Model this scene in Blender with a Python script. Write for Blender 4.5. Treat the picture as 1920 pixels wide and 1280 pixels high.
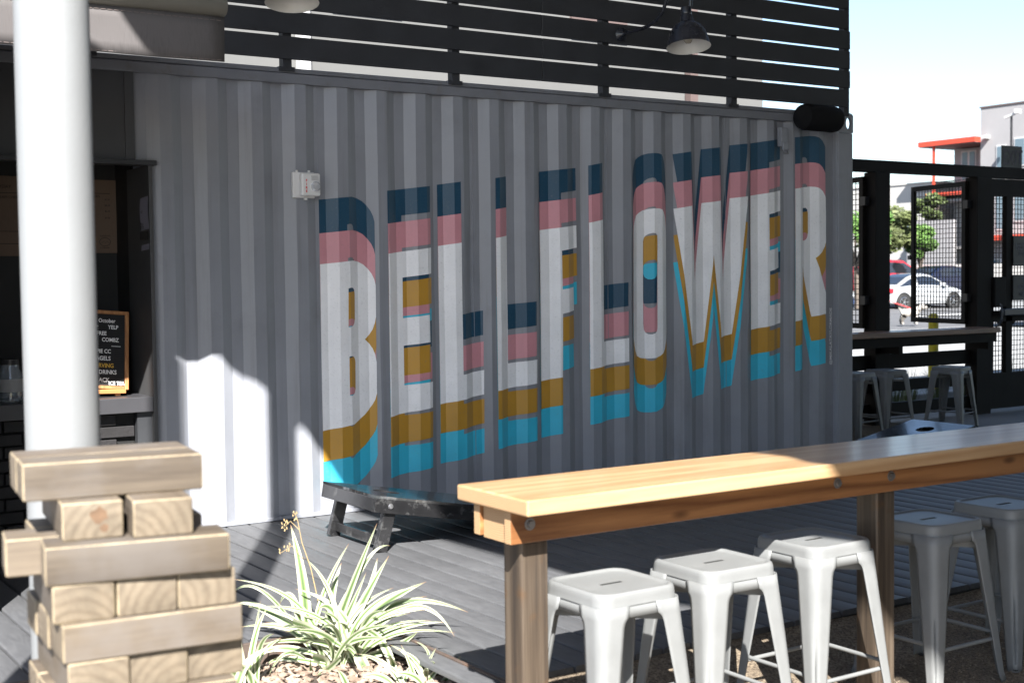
import bpy, bmesh, math, random
from mathutils import Vector, Matrix
random.seed(7)
SC = bpy.context.scene
for o in list(bpy.data.objects): bpy.data.objects.remove(o)
C = SC.collection
R_ = math.radians

# ---------------------------------------------------------------- camera, sky, sun, exposure
cam = bpy.data.cameras.new('camera'); camo = bpy.data.objects.new('camera', cam); C.objects.link(camo)
rt = Vector((0.83549, -0.54939, -0.01154)); dn = Vector((-0.03547, -0.03296, -0.99883)); fw = Vector((0.54836, 0.83492, -0.04702))
m = Matrix((rt, -dn, -fw)).transposed().to_4x4()
m.translation = Vector((-2.5462, -7.5012, 1.4461)); camo.matrix_world = m
cam.sensor_width = 36; cam.lens = 47.08; cam.clip_start = .05; cam.clip_end = 2000
cam.dof.use_dof = True; cam.dof.focus_distance = 7.8; cam.dof.aperture_fstop = 4.5
SC.camera = camo
SUN_H = Vector((.489, .872)); SUN_EL = R_(41.1)
w = bpy.data.worlds.new('World'); SC.world = w; w.use_nodes = True
nt = w.node_tree; bg = nt.nodes['Background']
sky = nt.nodes.new('ShaderNodeTexSky'); sky.sky_type = 'NISHITA'; sky.sun_disc = False
sky.sun_elevation = SUN_EL; sky.sun_rotation = math.atan2(-SUN_H.x, -SUN_H.y)
sky.air_density = 1.0; sky.dust_density = 0.8; sky.ozone_density = 2.0
nt.links.new(sky.outputs[0], bg.inputs[0]); bg.inputs[1].default_value = 0.067
sl = bpy.data.lights.new('sun', 'SUN'); sl.energy = 5.0; sl.angle = R_(.53); sl.color = (1, .968, .92)
so = bpy.data.objects.new('sun', sl); C.objects.link(so)
sd = Vector((SUN_H.x*math.cos(SUN_EL), SUN_H.y*math.cos(SUN_EL), -math.sin(SUN_EL)))
so.rotation_euler = sd.to_track_quat('-Z', 'Y').to_euler(); so.location = (-6, -12, 9)
SC.view_settings.view_transform = 'Standard'; SC.view_settings.look = 'None'
SC.view_settings.exposure = 2.0; SC.view_settings.gamma = 1.0
SC.render.engine = 'CYCLES'

# ---------------------------------------------------------------- helpers
class MB:
    def __init__(s): s.v = []; s.f = []; s.mi = []; s.cur = 0; s.uv = {}
    def add(s, vs, fs):
        b = len(s.v); s.v += [tuple(v) for v in vs]
        for f in fs: s.f.append([b+i for i in f]); s.mi.append(s.cur)
        return b
    def box(s, x0, x1, y0, y1, z0, z1, M=None):
        vs = [Vector(p) for p in ((x0,y0,z0),(x1,y0,z0),(x1,y1,z0),(x0,y1,z0),(x0,y0,z1),(x1,y0,z1),(x1,y1,z1),(x0,y1,z1))]
        if M is not None: vs = [M @ v for v in vs]
        s.add(vs, [(0,3,2,1),(4,5,6,7),(0,1,5,4),(1,2,6,5),(2,3,7,6),(3,0,4,7)]); return s
    def bar(s, p, q, wx, wz, up=(0,0,1)):
        p = Vector(p); q = Vector(q); d = (q-p).normalized(); u = Vector(up)
        a = d.cross(u)
        if a.length < 1e-4: a = d.cross(Vector((1,0,0)))
        a.normalize(); b = a.cross(d)
        vs = [t + a*sx*wx/2 + b*sz*wz/2 for t in (p, q) for sx, sz in ((-1,-1),(1,-1),(1,1),(-1,1))]
        s.add(vs, [(3,2,1,0),(4,5,6,7),(0,1,5,4),(1,2,6,5),(2,3,7,6),(3,0,4,7)]); return s
    def tube(s, path, r, n=10, cap=True, closed=False):
        P = [Vector(p) for p in path]; rs = r if isinstance(r, (list, tuple)) else [r]*len(P)
        k = len(P); rings = []
        prev = None
        for i in range(k):
            if closed: d = P[(i+1) % k] - P[i-1]
            else: d = (P[min(i+1,k-1)] - P[max(i-1,0)])
            d.normalize()
            if prev is None:
                a = d.orthogonal().normalized()
            else:
                a = prev - d*prev.dot(d); a = a.normalized() if a.length > 1e-6 else d.orthogonal().normalized()
            prev = a; b = d.cross(a)
            rings.append([P[i] + (a*math.cos(2*math.pi*j/n) + b*math.sin(2*math.pi*j/n))*rs[i] for j in range(n)])
        base = s.add([v for rg in rings for v in rg], [])
        for i in range(k if closed else k-1):
            i2 = (i+1) % k
            for j in range(n):
                s.f.append([base+i*n+j, base+i*n+(j+1)%n, base+i2*n+(j+1)%n, base+i2*n+j]); s.mi.append(s.cur)
        if cap and not closed:
            s.f.append([base+j for j in range(n)][::-1]); s.mi.append(s.cur)
            s.f.append([base+(k-1)*n+j for j in range(n)]); s.mi.append(s.cur)
        return s
    def lathe(s, prof, n=24, M=None):
        k = len(prof); vs = []
        for r, z in prof:
            for j in range(n):
                a = 2*math.pi*j/n; v = Vector((r*math.cos(a), r*math.sin(a), z)); vs.append(M @ v if M is not None else v)
        b = s.add(vs, [])
        for i in range(k-1):
            for j in range(n):
                s.f.append([b+i*n+j, b+i*n+(j+1)%n, b+(i+1)*n+(j+1)%n, b+(i+1)*n+j]); s.mi.append(s.cur)
        return s
    def prism(s, pts, f0, f1):            # pts 2D, f0/f1 map (a,b)->3D for the two caps
        n = len(pts); b = s.add([f0(*p) for p in pts] + [f1(*p) for p in pts], [])
        s.f.append([b+i for i in range(n)]); s.mi.append(s.cur)
        s.f.append([b+n+i for i in range(n)][::-1]); s.mi.append(s.cur)
        for i in range(n):
            j = (i+1) % n; s.f.append([b+j, b+i, b+n+i, b+n+j]); s.mi.append(s.cur)
        return s
    def mesh(s, name, smooth=None, fix=True):
        me = bpy.data.meshes.new(name); me.from_pydata(s.v, [], s.f); me.update()
        if fix:
            bm = bmesh.new(); bm.from_mesh(me); bmesh.ops.recalc_face_normals(bm, faces=bm.faces); bm.to_mesh(me); bm.free()
        if any(s.mi): me.polygons.foreach_set('material_index', s.mi)
        if smooth is not None:
            me.polygons.foreach_set('use_smooth', [True]*len(me.polygons)); me.set_sharp_from_angle(angle=R_(smooth))
        return me

def tag(o, label=None, cat=None, group=None, kind=None):
    if label: o['label'] = label
    if cat: o['category'] = cat
    if group: o['group'] = group
    if kind: o['kind'] = kind
    return o
def link(name, data, parent=None, loc=(0,0,0), rot=(0,0,0)):
    o = bpy.data.objects.new(name, data); C.objects.link(o); o.location = loc; o.rotation_euler = rot
    if parent is not None: o.parent = parent
    return o
def thing(name, label, cat, loc=(0,0,0), rz=0, group=None):
    o = link(name, None, None, loc, (0,0,rz)); o.empty_display_size = .1
    return tag(o, label, cat, group)
def root_of(o):
    M = Matrix.Identity(4); chain = []
    while o is not None: chain.append(o); o = o.parent
    for c in reversed(chain): M = M @ c.matrix_parent_inverse @ c.matrix_basis
    return M
def obj(name, mb, mats, parent=None, smooth=None, bevel=0, seg=2, world=False, loc=(0,0,0), rot=(0,0,0), fix=True):
    me = mb.mesh(name, smooth, fix) if isinstance(mb, MB) else mb
    if not isinstance(mats, (list, tuple)): mats = [mats]
    if len(me.materials) == 0:
        for q in mats: me.materials.append(q)
    o = link(name, me, parent, loc, rot)
    if world and parent is not None: o.matrix_parent_inverse = root_of(parent).inverted()
    if bevel:
        b = o.modifiers.new('bevel', 'BEVEL'); b.width = bevel; b.segments = seg; b.limit_method = 'ANGLE'; b.angle_limit = R_(40)
        b.harden_normals = False
    return o
def struct(o): o['kind'] = 'structure'; return o
def copy_tree(o, parent=None):
    c = o.copy(); C.objects.link(c); c.parent = parent
    if parent is not None: c.matrix_parent_inverse = o.matrix_parent_inverse.copy()
    for ch in o.children: copy_tree(ch, c)
    return c
def Tm(x, y, z, rx=0, ry=0, rz=0):
    from mathutils import Euler
    return Matrix.Translation((x,y,z)) @ Euler((rx,ry,rz)).to_matrix().to_4x4()
def poly_mesh(polys, name='poly', extrude=0):
    cu = bpy.data.curves.new(name, 'CURVE'); cu.dimensions = '2D'; cu.fill_mode = 'BOTH'; cu.extrude = extrude
    for pl in polys:
        sp = cu.splines.new('POLY'); sp.points.add(len(pl)-1); sp.use_cyclic_u = True
        for i, p in enumerate(pl): sp.points[i].co = (p[0], p[1], 0, 1)
    to = bpy.data.objects.new(name, cu); me = bpy.data.meshes.new_from_object(to)
    bpy.data.objects.remove(to); bpy.data.curves.remove(cu); return me
def text_mesh(body, size, align='LEFT', extrude=0.0, sx=1.0, shear=0, offset=0):
    cu = bpy.data.curves.new('text', 'FONT'); cu.body = body; cu.size = size; cu.align_x = align; cu.extrude = extrude; cu.shear = shear; cu.offset = offset
    cu.resolution_u = 3
    to = bpy.data.objects.new('text', cu); me = bpy.data.meshes.new_from_object(to)
    bpy.data.objects.remove(to); bpy.data.curves.remove(cu)
    if sx != 1.0: me.transform(Matrix.Diagonal((sx,1,1,1)))
    return me
def merge(meshes, name):
    bm = bmesh.new()
    for me in meshes: bm.from_mesh(me)
    out = bpy.data.meshes.new(name); bm.to_mesh(out); bm.free(); return out

# ---------------------------------------------------------------- materials
def lin(h):
    c = [int(h[i:i+2], 16)/255 for i in (0,2,4)]
    return tuple(x/12.92 if x <= .04045 else ((x+.055)/1.055)**2.4 for x in c)
def newmat(name):
    m = bpy.data.materials.new(name); m.use_nodes = True; return m, m.node_tree, m.node_tree.nodes['Principled BSDF']
def N(nt, t, **k):
    n = nt.nodes.new(t)
    for a, b in k.items():
        if a in n.inputs.keys(): n.inputs[a].default_value = b
        else: setattr(n, a, b)
    return n
def paint(name, col, rough=.5, metal=0, var=.12, scale=6, bump=.0, bscale=200, coat=0, spec=.5, dirt=None, rvar=.12, rand=0, streak=None):
    m, nt, b = newmat(name); L = nt.links.new
    tc = N(nt, 'ShaderNodeTexCoord'); no = N(nt, 'ShaderNodeTexNoise', Scale=scale, Detail=6.0, Roughness=.6); L(tc.outputs['Object'], no.inputs['Vector'])
    mr = N(nt, 'ShaderNodeMapRange'); mr.inputs[1].default_value = .3; mr.inputs[2].default_value = .7
    mr.inputs[3].default_value = 1-var; mr.inputs[4].default_value = 1+var; L(no.outputs[0], mr.inputs[0])
    mul = N(nt, 'ShaderNodeVectorMath', operation='SCALE'); mul.inputs[0].default_value = col; 
    if rand:
        oi = N(nt, 'ShaderNodeObjectInfo'); m2 = N(nt, 'ShaderNodeMapRange'); m2.inputs[3].default_value = 1-rand; m2.inputs[4].default_value = 1+rand
        L(oi.outputs['Random'], m2.inputs[0]); mm = N(nt, 'ShaderNodeMath', operation='MULTIPLY'); L(mr.outputs[0], mm.inputs[0]); L(m2.outputs[0], mm.inputs[1]); L(mm.outputs[0], mul.inputs['Scale'])
    else: L(mr.outputs[0], mul.inputs['Scale'])
    colout = mul.outputs[0]
    if dirt:
        dc, amt, dsc = dirt
        n2 = N(nt, 'ShaderNodeTexNoise', Scale=dsc, Detail=8.0, Roughness=.7); L(tc.outputs['Object'], n2.inputs['Vector'])
        cr = N(nt, 'ShaderNodeMapRange'); cr.inputs[1].default_value = .55; cr.inputs[2].default_value = .75; cr.inputs[4].default_value = amt; L(n2.outputs[0], cr.inputs[0])
        mx = N(nt, 'ShaderNodeMix', data_type='RGBA'); L(cr.outputs[0], mx.inputs[0]); L(colout, mx.inputs[6]); mx.inputs[7].default_value = (*dc, 1); colout = mx.outputs[2]
    if streak:
        sc_, amt, scol = streak
        mp = N(nt, 'ShaderNodeMapping'); mp.inputs['Scale'].default_value = sc_; L(tc.outputs['Object'], mp.inputs[0])
        n4 = N(nt, 'ShaderNodeTexNoise', Scale=1.0, Detail=7.0, Roughness=.65); L(mp.outputs[0], n4.inputs['Vector'])
        c4 = N(nt, 'ShaderNodeMapRange'); c4.inputs[1].default_value = .52; c4.inputs[2].default_value = .78; c4.inputs[4].default_value = amt; L(n4.outputs[0], c4.inputs[0])
        mx = N(nt, 'ShaderNodeMix', data_type='RGBA'); L(c4.outputs[0], mx.inputs[0]); L(colout, mx.inputs[6]); mx.inputs[7].default_value = (*scol, 1); colout = mx.outputs[2]
    L(colout, b.inputs['Base Color'])
    r2 = N(nt, 'ShaderNodeMapRange'); r2.inputs[3].default_value = max(.02, rough-rvar); r2.inputs[4].default_value = min(1, rough+rvar); L(no.outputs[0], r2.inputs[0]); L(r2.outputs[0], b.inputs['Roughness'])
    b.inputs['Metallic'].default_value = metal; b.inputs['Specular IOR Level'].default_value = spec
    if coat: b.inputs['Coat Weight'].default_value = coat; b.inputs['Coat Roughness'].default_value = .08
    if bump:
        n3 = N(nt, 'ShaderNodeTexNoise', Scale=bscale, Detail=4.0); L(tc.outputs['Object'], n3.inputs['Vector'])
        bp = N(nt, 'ShaderNodeBump', Strength=bump, Distance=.004); L(n3.outputs[0], bp.inputs['Height']); L(bp.outputs[0], b.inputs['Normal'])
    return m
def plain(name, col, rough=.6, metal=0, emit=0, trans=0):
    m, nt, b = newmat(name); b.inputs['Base Color'].default_value = (*col, 1); b.inputs['Roughness'].default_value = rough; b.inputs['Metallic'].default_value = metal
    if trans: b.inputs['Transmission Weight'].default_value = trans
    return m
def wood(name, c1, c2, scale=1.0, rough=.5, coat=0, bump=.25, axis=0, rand=.15, ring=14, knots=True, grey=None, amp=.55):
    m, nt, b = newmat(name); L = nt.links.new
    tc = N(nt, 'ShaderNodeTexCoord'); oi = N(nt, 'ShaderNodeObjectInfo')
    off = N(nt, 'ShaderNodeVectorMath', operation='MULTIPLY_ADD'); L(oi.outputs['Random'], off.inputs[0]); off.inputs[1].default_value = (13.7, 7.3, 5.1); L(tc.outputs['Object'], off.inputs[2])
    mp = N(nt, 'ShaderNodeMapping'); L(off.outputs[0], mp.inputs[0]); sc = [1.0,1.0,1.0]; sc[axis] = .06; mp.inputs['Scale'].default_value = [x*scale for x in sc]
    n1 = N(nt, 'ShaderNodeTexNoise', Scale=3.0, Detail=3.0, Roughness=.5); L(mp.outputs[0], n1.inputs['Vector'])
    m1 = N(nt, 'ShaderNodeMath', operation='MULTIPLY'); L(n1.outputs[0], m1.inputs[0]); m1.inputs[1].default_value = ring
    fr = N(nt, 'ShaderNodeMath', operation='PINGPONG'); L(m1.outputs[0], fr.inputs[0]); fr.inputs[1].default_value = 1
    n2 = N(nt, 'ShaderNodeTexNoise', Scale=60.0, Detail=5.0, Roughness=.65); L(mp.outputs[0], n2.inputs['Vector'])
    add = N(nt, 'ShaderNodeMath', operation='MULTIPLY_ADD'); L(fr.outputs[0], add.inputs[0]); add.inputs[1].default_value = amp
    m3 = N(nt, 'ShaderNodeMath', operation='MULTIPLY'); L(n2.outputs[0], m3.inputs[0]); m3.inputs[1].default_value = .6; L(m3.outputs[0], add.inputs[2])
    rp = N(nt, 'ShaderNodeValToRGB'); L(add.outputs[0], rp.inputs[0]); rp.color_ramp.elements[0].color = (*c1,1); rp.color_ramp.elements[1].color = (*c2,1)
    rp.color_ramp.elements[0].position = .2; rp.color_ramp.elements[1].position = .85
    col = rp.outputs[0]
    if knots:
        vo = N(nt, 'ShaderNodeTexVoronoi', Scale=3.2); mk = N(nt, 'ShaderNodeMapping'); L(off.outputs[0], mk.inputs[0]); s2 = [1.6,1.6,1.6]; s2[axis] = .55; mk.inputs['Scale'].default_value = s2; L(mk.outputs[0], vo.inputs['Vector'])
        kr = N(nt, 'ShaderNodeMapRange'); kr.inputs[1].default_value = .03; kr.inputs[2].default_value = .09; kr.inputs[3].default_value = .75; kr.inputs[4].default_value = 0; L(vo.outputs['Distance'], kr.inputs[0])
        mx = N(nt, 'ShaderNodeMix', data_type='RGBA'); L(kr.outputs[0], mx.inputs[0]); L(col, mx.inputs[6]); mx.inputs[7].default_value = (c1[0]*.45, c1[1]*.38, c1[2]*.3, 1); col = mx.outputs[2]
    if grey:
        n4 = N(nt, 'ShaderNodeTexNoise', Scale=9.0, Detail=5.0); L(off.outputs[0], n4.inputs['Vector'])
        gr = N(nt, 'ShaderNodeMapRange'); gr.inputs[1].default_value = .4; gr.inputs[2].default_value = .65; gr.inputs[4].default_value = .7; L(n4.outputs[0], gr.inputs[0])
        mx = N(nt, 'ShaderNodeMix', data_type='RGBA'); L(gr.outputs[0], mx.inputs[0]); L(col, mx.inputs[6]); mx.inputs[7].default_value = (*grey, 1); col = mx.outputs[2]
    hs = N(nt, 'ShaderNodeHueSaturation'); L(col, hs.inputs['Color']); vr = N(nt, 'ShaderNodeMapRange'); vr.inputs[3].default_value = 1-rand; vr.inputs[4].default_value = 1+rand; L(oi.outputs['Random'], vr.inputs[0]); L(vr.outputs[0], hs.inputs['Value'])
    L(hs.outputs[0], b.inputs['Base Color']); b.inputs['Roughness'].default_value = rough
    bp = N(nt, 'ShaderNodeBump', Strength=bump, Distance=.003); L(add.outputs[0], bp.inputs['Height']); L(bp.outputs[0], b.inputs['Normal'])
    if coat: b.inputs['Coat Weight'].default_value = coat; b.inputs['Coat Roughness'].default_value = .16
    return m
# ---------------------------------------------------------------- shared materials
GREY = (.255,.266,.298)
M_wall = paint('container paint', GREY, .42, var=.07, scale=3, bump=.06, bscale=35, dirt=((.15,.15,.16), .4, 2.2), spec=.45, streak=((16,16,.7), .45, (.13,.125,.125)))
M_rail = paint('rail paint', (.17,.177,.2), .5, var=.1, scale=5, bump=.15, bscale=60, dirt=((.12,.09,.07), .5, 9))
M_dark = paint('dark painted steel', (.03,.032,.036), .5, var=.15, scale=4)
M_black = paint('satin black metal', (.012,.012,.014), .38, var=.2, scale=9)
M_white = paint('white pole paint', (.19,.197,.202), .5, var=.03, scale=4, bump=.1, bscale=90)
M_slat = paint('charcoal slat paint', (.026,.028,.034), .6, var=.2, scale=5, bump=.2, bscale=80)
M_stool = paint('pale grey stool enamel', (.165,.170,.170), .42, var=.06, scale=12, spec=.35, dirt=((.16,.16,.155), .3, 14), bump=.03, bscale=260, rvar=.08)
M_brown = paint('dark bronze metal', (.009,.0075,.0065), .6, var=.15, scale=5, spec=.15)
M_deck = None

# ---------------------------------------------------------------- the setting: ground, path, street, deck
def ground_mat():
    m, nt, b = newmat('fine brown gravel'); L = nt.links.new
    tc = N(nt, 'ShaderNodeTexCoord'); vo = N(nt, 'ShaderNodeTexVoronoi', Scale=140.0); L(tc.outputs['Object'], vo.inputs['Vector'])
    no = N(nt, 'ShaderNodeTexNoise', Scale=3.0, Detail=8.0); L(tc.outputs['Object'], no.inputs['Vector'])
    rp = N(nt, 'ShaderNodeValToRGB'); sx = N(nt, 'ShaderNodeSeparateXYZ'); L(vo.outputs['Color'], sx.inputs[0]); L(sx.outputs[0], rp.inputs[0])
    rp.color_ramp.elements[0].color = (.075,.055,.037,1); rp.color_ramp.elements[1].color = (.25,.20,.14,1)
    mx = N(nt, 'ShaderNodeMix', data_type='RGBA', blend_type='MULTIPLY'); mx.inputs[0].default_value = .6; L(rp.outputs[0], mx.inputs[6])
    r2 = N(nt, 'ShaderNodeValToRGB'); L(no.outputs[0], r2.inputs[0]); r2.color_ramp.elements[0].color = (.45,.42,.4,1); r2.color_ramp.elements[1].color = (1,1,1,1); r2.color_ramp.elements[0].position=.3; r2.color_ramp.elements[1].position=.7
    L(r2.outputs[0], mx.inputs[7]); L(mx.outputs[2], b.inputs['Base Color']); b.inputs['Roughness'].default_value = .9
    bp = N(nt, 'ShaderNodeBump', Strength=.8, Distance=.006); L(vo.outputs['Distance'], bp.inputs['Height']); L(bp.outputs[0], b.inputs['Normal'])
    return m
M_gravel = ground_mat()
g = MB(); g.box(-4.6, 14.5, -6.4, 3.6, -.4, -.13)
struct(obj('gravel_ground', g, M_gravel))
g = MB(); g.box(-60, -4.6, -60, 3.6, -.4, -.134)
struct(obj('added_bounce_ground', g, paint('pale bounce ground', (.55,.55,.55), .85, var=.12, scale=1.2, bump=.2, bscale=60)))  # unseen ground made pale to bounce sunlight onto the wall
g = MB(); g.box(-4.6, 14.5, -60, -6.4, -.4, -.134)
struct(obj('unseen_dark_ground', g, paint('dark low-bounce ground', (.045,.045,.048), .85, var=.2, scale=1.2, bump=.3, bscale=60)))  # unseen ground behind the camera, kept dark to lower bounced light
g = MB(); xs = [.03+.25*k for k in range(33)]; pr = [(-3.501,-.028),(-3.58,-.05),(-3.68,-.082),(-3.80,-.118),(-3.93,-.135)]
b0 = g.add([(x+random.uniform(-.02,.02), y+random.uniform(-.01,.01)*(y<-3.51), z+random.uniform(-.008,.008)*(z>-.12)) for x in xs for y, z in pr], [])
for i in range(len(xs)-1):
    for j in range(4): g.f.append([b0+i*5+j, b0+(i+1)*5+j, b0+(i+1)*5+j+1, b0+i*5+j+1]); g.mi.append(0)
struct(obj('gravel_bank', g, M_gravel, smooth=60))
M_conc = paint('pale concrete', (.2,.2,.195), .85, var=.12, scale=1.5, bump=.25, bscale=60)
g = MB(); g.box(8.55, 14.4, .6, 2.55, -.13, -.122)
struct(obj('concrete_path', g, M_conc))
g = MB(); n = 60
xs = [-60, 0, 8, 14, 20, 30, 40, 60, 90, 140, 250, 500]; ys = [3.6, 5, 8, 12, 16, 22, 26, 27, 29, 35, 45, 70, 120, 250, 600]
def street_z(y): return -.14 + .14*min(1, max(0, (y-4)/22)) + .33*min(1, max(0, (y-27)/8))
b0 = g.add([(x, y, street_z(y)) for y in ys for x in xs], [])
for j in range(len(ys)-1):
    for i in range(len(xs)-1): g.f.append([j*len(xs)+i, j*len(xs)+i+1, (j+1)*len(xs)+i+1, (j+1)*len(xs)+i]); g.mi.append(0)
M_asph = paint('sun-bleached asphalt', (.085,.085,.088), .9, var=.2, scale=.8, bump=.3, bscale=40)
struct(obj('street', g, M_asph, fix=False))
g = MB(); g.box(-60, 500, -40.5, -40, -.4, -.13)
g = MB(); g.add([(14.5,-60,-.139),(500,-60,-.139),(500,3.6,-.139),(14.5,3.6,-.139)], [(0,1,2,3)])
struct(obj('side_street', g, M_asph, fix=False))
# sidewalk beyond the fence with a kerb, and the far kerb, lane line
g = MB(); g.box(-20, 60, 3.62, 16.8, -.2, -.05)
struct(obj('sidewalk', g, paint('bleached sidewalk concrete', (.24,.24,.235), .85, var=.08, scale=.7, bump=.2, bscale=50), bevel=.02))
g = MB(); g.box(-20, 120, 40.2, 42.5, -.1, .45)
struct(obj('far_sidewalk', g, M_conc, bevel=.03))
g = MB()
for k in range(12): g.box(10+k*8, 13.5+k*8, 23.4, 23.55, .0, street_z(23.5)+.006)
struct(obj('lane_marking', g, paint('worn road paint', (.75,.75,.73), .8, var=.15, scale=4)))

# composite deck: one board per object
def deck_mat():
    m, nt, b = newmat('grey composite decking'); L = nt.links.new
    tc = N(nt, 'ShaderNodeTexCoord'); oi = N(nt, 'ShaderNodeObjectInfo')
    off = N(nt, 'ShaderNodeVectorMath', operation='MULTIPLY_ADD'); L(oi.outputs['Random'], off.inputs[0]); off.inputs[1].default_value = (3.7, 17.3, 5.1); L(tc.outputs['Object'], off.inputs[2])
    mp = N(nt, 'ShaderNodeMapping'); L(off.outputs[0], mp.inputs[0]); mp.inputs['Scale'].default_value = (1, .16, 1)
    n1 = N(nt, 'ShaderNodeTexNoise', Scale=7.0, Detail=2.0); L(mp.outputs[0], n1.inputs['Vector'])
    m1 = N(nt, 'ShaderNodeMath', operation='MULTIPLY'); L(n1.outputs[0], m1.inputs[0]); m1.inputs[1].default_value = 16
    sn = N(nt, 'ShaderNodeMath', operation='SINE'); m2 = N(nt, 'ShaderNodeMath', operation='MULTIPLY'); L(m1.outputs[0], m2.inputs[0]); m2.inputs[1].default_value = 6.28; L(m2.outputs[0], sn.inputs[0])
    n2 = N(nt, 'ShaderNodeTexNoise', Scale=45.0, Detail=6.0); L(mp.outputs[0], n2.inputs['Vector'])
    ad = N(nt, 'ShaderNodeMath', operation='MULTIPLY_ADD'); L(sn.outputs[0], ad.inputs[0]); ad.inputs[1].default_value = .10; L(n2.outputs[0], ad.inputs[2])
    rp = N(nt, 'ShaderNodeValToRGB'); L(ad.outputs[0], rp.inputs[0]); rp.color_ramp.elements[0].color = (.066,.068,.073,1); rp.color_ramp.elements[1].color = (.10,.102,.107,1); rp.color_ramp.elements[0].position = .1; rp.color_ramp.elements[1].position = .85
    n5 = N(nt, 'ShaderNodeTexNoise', Scale=1.1, Detail=5.0, Roughness=.7); L(tc.outputs['Object'], n5.inputs['Vector'])
    d5 = N(nt, 'ShaderNodeMapRange'); d5.inputs[1].default_value = .35; d5.inputs[2].default_value = .7; d5.inputs[3].default_value = .86; d5.inputs[4].default_value = 1.12; L(n5.outputs[0], d5.inputs[0])
    hs = N(nt, 'ShaderNodeHueSaturation'); L(rp.outputs[0], hs.inputs['Color']); vr = N(nt, 'ShaderNodeMapRange'); vr.inputs[3].default_value = .94; vr.inputs[4].default_value = 1.06; L(oi.outputs['Random'], vr.inputs[0])
    vm = N(nt, 'ShaderNodeMath', operation='MULTIPLY'); L(vr.outputs[0], vm.inputs[0]); L(d5.outputs[0], vm.inputs[1]); L(vm.outputs[0], hs.inputs['Value']); L(hs.outputs[0], b.inputs['Base Color'])
    b.inputs['Roughness'].default_value = .55
    bp = N(nt, 'ShaderNodeBump', Strength=.35, Distance=.003); L(ad.outputs[0], bp.inputs['Height']); L(bp.outputs[0], b.inputs['Normal'])
    return m
M_deck = deck_mat()
deck = struct(link('deck', None)); deck.empty_display_size = .2
PW, GP = .132, .010
cache = {}
def board(x0, y0, y1):
    key = round(y1-y0, 3)
    if key not in cache:
        mb = MB(); l = key
        prof = [(-PW/2,-.025),(-PW/2,-.007),(-PW/2+.003,-.002),(-PW/2+.008,0),(PW/2-.008,0),(PW/2-.003,-.002),(PW/2,-.007),(PW/2,-.025)]
        mb.prism(prof, lambda a, b_: (a, -l/2, b_), lambda a, b_: (a, l/2, b_))
        me = mb.mesh('deck_board', 50); me.materials.append(M_deck); cache[key] = me
    link('deck_board', cache[key], deck, (x0+PW/2, (y0+y1)/2, random.uniform(-.0008,.0008)))
x = -3.2
while x < 7.9:
    if x + PW < .035: board(x, -2.47, .03)
    elif x < 5.45: board(x, -3.5, .03)
    else: board(x, -3.5, -.42)
    x += PW+GP
deck_right = x
gs_ = 0; g = MB(); g.box(.03, deck_right, -3.50, -3.475, -.128, -.027); g.box(-3.2, .03, -2.47, -2.45, -.128, -.027)
g.box(.035, deck_right, -3.47, -.5, -.129, -.03); g.box(-3.2,.03,-2.44,.02,-.129,-.03); g.box(.03,5.45,-.5,.02,-.128,-.031)
obj('deck_frame', g, paint('dark deck joists', (.02,.02,.02), .8), deck)

# ---------------------------------------------------------------- shipping container
P_ = .278
def prof_y(x):
    t = x % P_
    if t < .072: return 0.0
    if t < .140: return .036*(t-.072)/.068
    if t < .210: return .036
    return .036*(1-(t-.210)/.068)
X_END = 5.36
def wall_y(x): return prof_y(x) if x < X_END-.001 else .033
brk = sorted({round(k*P_+d, 4) for k in range(-1, 20) for d in (0,.072,.140,.210) if -.16 < k*P_+d < X_END} | {X_END, 5.49})
cont = thing('shipping_container', 'grey corrugated shipping container with a painted word mural and a service window', 'container', (2.6, 1.2, 0))
def corr(xa, xb, za, zb, name):
    xs = [xa] + [b_ for b_ in brk if xa+1e-4 < b_ < xb-1e-4] + [xb]
    # dented, slightly uneven sheet
    nz = max(2, int((zb-za)/.12)); mb = MB(); vs = []
    for i, xx in enumerate(xs):
        for j in range(nz+1):
            z = za+(zb-za)*j/nz
            d = .0018*math.sin(z*2.3+xx*5.1)+.0012*math.sin(z*5.7-xx*3.3)
            vs.append((xx + .0012*math.sin(z*4.1+xx*9), wall_y(xx)+d+.002, z))
    b0 = mb.add(vs, [])
    for i in range(len(xs)-1):
        for j in range(nz): mb.f.append([b0+i*(nz+1)+j, b0+(i+1)*(nz+1)+j, b0+(i+1)*(nz+1)+j+1, b0+i*(nz+1)+j+1]); mb.mi.append(0)
    return obj(name, mb, M_wall, cont, world=True, fix=False, smooth=12)
corr(-.06, 5.49, 0.0, 2.66, 'side_wall')
corr(-.144, -.06, 2.134, 2.66, 'side_wall')
g = MB(); g.box(-6.5, 5.49, -.012, .08, 2.628, 2.688); obj('top_rail', g, M_rail, cont, bevel=.006, world=True)
g = MB(); g.box(-6.5, 5.49, .0, .08, 2.692, 2.722)
obj('top_rail', g, M_rail, cont, bevel=.008, world=True)
g = MB(); g.box(-.05, 5.49, -.006, .06, 0.002, .024); obj('bottom_rail', g, M_wall, cont, bevel=.004, world=True)
g = MB(); g.box(5.49, 5.652, -.012, .16, 0, 2.57); g.box(5.478, 5.492, -.004, .05, 0, 2.6); obj('corner_post', g, M_wall, cont, bevel=.008, world=True)
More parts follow.
